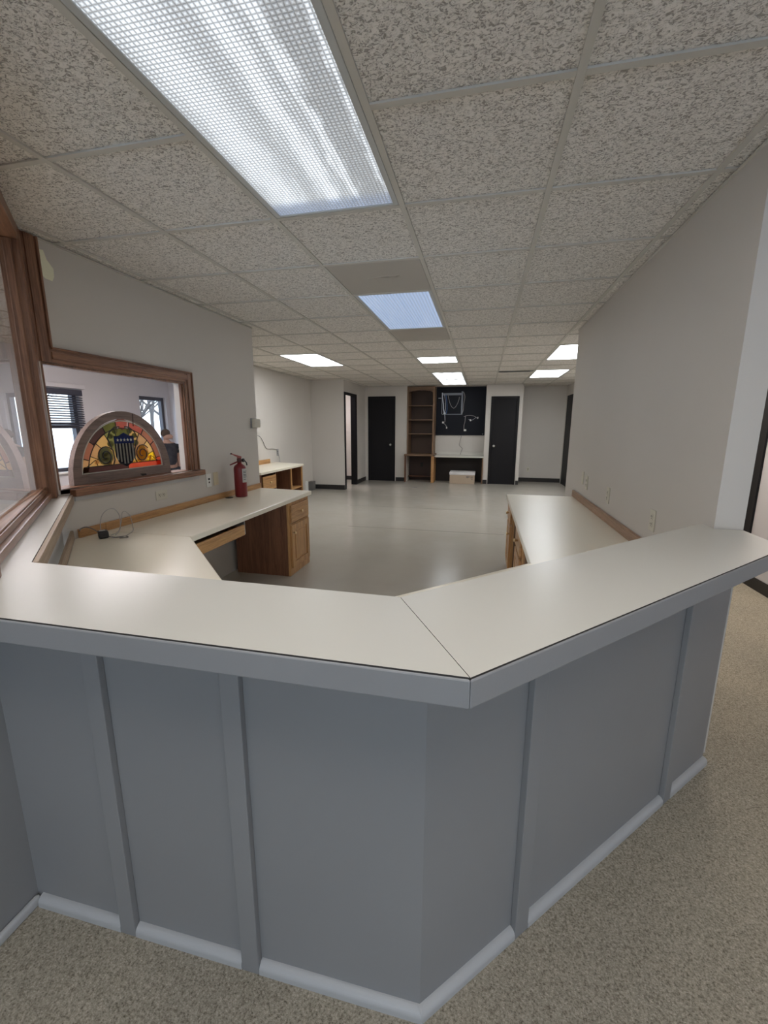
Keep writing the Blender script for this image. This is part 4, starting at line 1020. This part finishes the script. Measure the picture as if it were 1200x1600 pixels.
MB().box(-0.735, 9.64, 2.063, -0.665, 9.670, 2.078).build('hook', STEEL, label='short metal hook at the left of the bracket', cat='hook')
MB().tube(smooth_path([(-1.13, 8.16, 0.004), (-1.09, 8.20, 0.006), (-1.05, 8.17, 0.005), (-1.02, 8.19, 0.004)]), 0.006, 6).build('floor_scrap', CABLEG, smooth=True, label='dark scrap of cable on the floor before the bookcase', cat='cable scrap')

# ------------------------------------------------------------------ person in the waiting room
SKIN = plain('skin', (0.42, 0.26, 0.20), 0.55); HAIR = plain('brown_hair', (0.06, 0.038, 0.026), 0.7, bump=0.6, bscale=60)
SHIRT = mottled('dark_shirt_cloth', (0.02, 0.022, 0.03), (0.045, 0.045, 0.055), 14, 0.9, 0.3, 90); TROU = plain('dark_trousers', (0.03, 0.033, 0.045), 0.85)
def skin_mesh(name, nodes, edges, mat, parent, M, sub=2, root=0):
    me = bpy.data.meshes.new(name)
    me.from_pydata([tuple(M @ Vector(p)) for p, r in nodes], edges, [])
    ob = bpy.data.objects.new(name, me); COL.objects.link(ob)
    ob.parent = parent; me.materials.append(mat)
    md = ob.modifiers.new('skin', 'SKIN'); md.use_smooth_shade = True
    for i, (p, r) in enumerate(nodes):
        sv = me.skin_vertices[0].data[i]; sv.radius = r if isinstance(r, tuple) else (r, r); sv.use_root = (i == root)
    s = ob.modifiers.new('sub', 'SUBSURF'); s.levels = sub; s.render_levels = sub
    return ob
px, py = -4.72, 4.74
t = thing('person', (px, py, 0.0), 'person in a dark patterned t-shirt standing in profile beyond the stained glass', 'person')
K = 1.285 / 1.70      # height of the figure
MP = Matrix.Rotation(math.radians(-120), 4, 'Z') @ Matrix.Scale(K, 4)
MPH = Matrix.Rotation(math.radians(-72), 4, 'Z') @ Matrix.Scale(K, 4)      # the head is turned   # local +y forward (towards the corner), x = right-left
body = [((0, 0, 0.95), (0.15, 0.11)), ((0, 0, 1.12), (0.14, 0.10)), ((0, 0.01, 1.30), (0.165, 0.11)), ((0, 0.0, 1.42), (0.12, 0.085)), ((0, 0.01, 1.48), (0.055, 0.055)), ((0, 0.03, 1.545), (0.055, 0.06)),
        ((0, 0.035, 1.61), (0.075, 0.095)), ((0, 0.025, 1.66), (0.06, 0.075)),
        ((0.17, 0, 1.40), 0.058), ((0.225, -0.02, 1.15), 0.045), ((0.235, 0.06, 0.93), 0.034), ((0.235, 0.085, 0.86), (0.03, 0.035)),
        ((-0.17, 0, 1.40), 0.058), ((-0.225, -0.02, 1.15), 0.045), ((-0.235, 0.06, 0.93), 0.034), ((-0.235, 0.085, 0.86), (0.03, 0.035)),
        ((0.09, 0, 0.88), 0.085), ((0.10, 0.01, 0.48), 0.055), ((0.10, -0.01, 0.09), 0.04), ((0.11, 0.11, 0.035), 0.03),
        ((-0.09, 0, 0.88), 0.085), ((-0.10, 0.01, 0.48), 0.055), ((-0.10, -0.01, 0.09), 0.04), ((-0.11, 0.11, 0.035), 0.03),
        ((-0.105, 0.115, 1.585), 0.012)]
bed = [(0, 1), (1, 2), (2, 3), (3, 4), (4, 5), (5, 6), (6, 7), (3, 8), (8, 9), (9, 10), (10, 11), (3, 12), (12, 13), (13, 14), (14, 15), (0, 16), (16, 17), (17, 18), (18, 19), (0, 20), (20, 21), (21, 22), (22, 23), (6, 24)]
# fingers: five short bent chains on each hand
for sgn, hand in ((1, 11), (-1, 15)):
    hx = 0.235 * sgn
    for k, (dx, dy, L) in enumerate(((-0.024, 0.010, 0.075), (-0.008, 0.014, 0.085), (0.010, 0.012, 0.08), (0.025, 0.004, 0.065))):
        a = len(body)
        body.append(((hx + dx * 0.9, 0.10 + dy * 0.4, 0.80), 0.0105)); body.append(((hx + dx, 0.115 + dy, 0.80 - L * 0.55), 0.0095)); body.append(((hx + dx, 0.105 + dy, 0.80 - L), 0.008))
        bed += [(hand, a), (a, a + 1), (a + 1, a + 2)]
    a = len(body)
    body.append(((hx - 0.030 * sgn, 0.125, 0.83), 0.012)); body.append(((hx - 0.034 * sgn, 0.14, 0.785), 0.0095)); bed += [(hand, a), (a, a + 1)]
bo = skin_mesh('body', body, bed, SKIN, t, MP)
shirt = [((0, 0, 0.93), (0.165, 0.125)), ((0, 0, 1.12), (0.155, 0.115)), ((0, 0.01, 1.30), (0.178, 0.122)), ((0, 0.0, 1.415), (0.125, 0.092)), ((0, 0.005, 1.455), (0.07, 0.065)),
         ((0.17, 0, 1.40), 0.072), ((0.215, -0.015, 1.22), 0.066), ((-0.17, 0, 1.40), 0.072), ((-0.215, -0.015, 1.22), 0.066)]
skin_mesh('shirt', shirt, [(0, 1), (1, 2), (2, 3), (3, 4), (3, 5), (5, 6), (3, 7), (7, 8)], SHIRT, t, MP)
tr = [((0, 0, 0.95), (0.158, 0.118)), ((0.09, 0, 0.86), 0.10), ((0.10, 0.01, 0.48), 0.07), ((0.10, -0.01, 0.07), 0.055), ((-0.09, 0, 0.86), 0.10), ((-0.10, 0.01, 0.48), 0.07), ((-0.10, -0.01, 0.07), 0.055)]
skin_mesh('trousers', tr, [(0, 1), (1, 2), (2, 3), (0, 4), (4, 5), (5, 6)], TROU, t, MP)
hr = [((0, -0.035, 1.58), (0.082, 0.07)), ((0, -0.015, 1.65), (0.088, 0.092)), ((0, 0.025, 1.685), (0.078, 0.088)), ((0, 0.085, 1.678), (0.058, 0.04))]
skin_mesh('hair', hr, [(0, 1), (1, 2), (2, 3)], HAIR, t, MPH)
for s in (-1, 1):
    m = MB(MPH); m.lathe([(0.004, -0.006), (0.010, 0.0), (0.004, 0.006)], (0.032 * s, 0.118, 1.612), 10, 'y')
    m.v = [v + Vector((px, py, 0)) for v in m.v]; m.build('eye', plain('eye_%d' % s, (0.03, 0.02, 0.02), 0.3), t, smooth=True)
    m = MB(MPH); m.lathe([(0.006, -0.008 * s), (0.024, 0.0), (0.018, 0.010 * s), (0.004, 0.012 * s)], (0.080 * s, 0.02, 1.60), 12, 'x')
    m.v = [v + Vector((px, py, 0)) for v in m.v]; m.build('ear', SKIN, t, smooth=True)
m = MB(MPH); m.box(-0.024, 0.118, 1.540, 0.024, 0.128, 1.547); m.v = [v + Vector((px, py, 0)) for v in m.v]; m.build('mouth', plain('lips', (0.28, 0.10, 0.09), 0.5), t)

# ------------------------------------------------------------------ outside
MB().box(-60, -40, -0.6, -5.36, 60, -0.25).build('ground', SNOW, kind='structure')
MB().box(-5.36, -60, -0.6, 40, -4.75, -0.25).build('ground_front', SNOW, kind='structure')
def tree(x, y, h, seed, label):
    rnd = random.Random(seed); m = MB()
    def br(p, d, L, r, dep):
        q = p + d * L
        mid = p + d * L * 0.5 + Vector((rnd.uniform(-.05, .05), rnd.uniform(-.05, .05), 0)) * L
        m.tube([p, mid, q], r, 5 if dep < 2 else 3, rs=[r, r * 0.85, r * 0.65])
        if dep >= 6: return
        for k in range(3 if dep < 5 else 2):
            nd_ = (d + Vector((rnd.uniform(-.8, .8), rnd.uniform(-.8, .8), rnd.uniform(-.15, .5)))).normalized()
            st = p + d * L * rnd.uniform(0.5, 1.0)
            br(st, nd_, L * rnd.uniform(0.55, 0.78), r * 0.58, dep + 1)
    br(Vector((x, y, -0.3)), Vector((0, 0, 1)), h * 0.33, h * 0.013, 0)
    m.build('bare_tree', BARK, label=label, cat='tree', group='bare trees outside the waiting room')
LT = 'bare winter tree with fine twigs seen through the narrow waiting room window'
for k, (x, y, h) in enumerate(((-9.5, 9.0, 5.5), (-10.5, 11.2, 6.5), (-17.0, 12.0, 7.0), (-11.5, 15.5, 7.5), (-14.5, 16.5, 8.0), (-8.6, 11.6, 4.0))):
    tree(x, y, h, 20 + k, LT)
for k, (x, y, h) in enumerate(((-26.0, 15.0, 4.0), (-28, 17.5, 4.5))):
    tree(x, y, h, 50 + k, 'bare tree far behind the half drawn blind')

# ------------------------------------------------------------------ world and light
w = bpy.data.worlds.new('overcast'); sc.world = w; w.use_nodes = True
nt = w.node_tree; bg = nt.nodes['Background']
tc = nd(nt, 'ShaderNodeTexCoord'); sp = nd(nt, 'ShaderNodeSeparateXYZ'); nt.links.new(tc.outputs['Generated'], sp.inputs[0])
c = ramp(nt, sp.outputs['Z'], [(0.0, (0.80, 0.90, 1.0)), (0.5, (0.66, 0.80, 1.0))])
nt.links.new(c, bg.inputs['Color']); bg.inputs['Strength'].default_value = 2.3
def portal(name, loc, rot, sx, sy):
    l = bpy.data.lights.new(name, 'AREA'); l.shape = 'RECTANGLE'; l.size = sx; l.size_y = sy; l.cycles.is_portal = True
    o = bpy.data.objects.new(name, l); COL.objects.link(o); o.location = loc; o.rotation_euler = rot
R90 = math.pi / 2
portal('window_daylight', (1.92, -4.63, 1.25), (R90, 0, 0), 1.4, 1.8)
portal('window_daylight', (0.42, -4.63, 1.25), (R90, 0, 0), 1.4, 1.8)
portal('window_daylight', (-3.05, -4.63, 1.3), (R90, 0, 0), 3.0, 1.6)  # at the unseen window added for waiting room brightness
for (a, b, z0, z1) in (W1, W2, (-1.0, 0.6, 0.76, 1.87)):
    portal('window_daylight', (-5.35, (a + b) / 2, (z0 + z1) / 2), (0, -R90, 0), z1 - z0, b - a)

# ------------------------------------------------------------------ camera
cam = bpy.data.cameras.new('camera'); co = bpy.data.objects.new('camera', cam); COL.objects.link(co)
cam.sensor_fit = 'VERTICAL'; cam.sensor_height = 36.0; cam.lens = 668.86 / 1600 * 36.0
cam.clip_start = 0.02; cam.clip_end = 200
yaw, pit, rol = -0.222931408, 0.19887465, -0.00255455571
f = Vector((math.sin(yaw) * math.cos(pit), math.cos(yaw) * math.cos(pit), -math.sin(pit)))
r = Vector((math.cos(yaw), -math.sin(yaw), 0)); d = f.cross(r)
r2 = r * math.cos(rol) + d * math.sin(rol); d2 = -r * math.sin(rol) + d * math.cos(rol)
co.matrix_world = Matrix(((r2.x, -d2.x, -f.x, 0.39196), (r2.y, -d2.y, -f.y, -1.47481), (r2.z, -d2.z, -f.z, H - 0.94938), (0, 0, 0, 1)))
sc.camera = co

# ------------------------------------------------------------------ colour management and sampling helpers
vs = sc.view_settings
vs.view_transform = 'Standard'; vs.look = 'None'; vs.exposure = 1.0; vs.gamma = 1.0
vs.use_curve_mapping = False
sc.cycles.use_denoising = True
try: sc.cycles.denoiser = 'OPENIMAGEDENOISE'
except Exception: pass
sc.cycles.max_bounces = 10; sc.cycles.diffuse_bounces = 6; sc.cycles.glossy_bounces = 4; sc.cycles.transparent_max_bounces = 12
sc.cycles.caustics_reflective = False; sc.cycles.caustics_refractive = False
sc.cycles.sample_clamp_indirect = 8.0
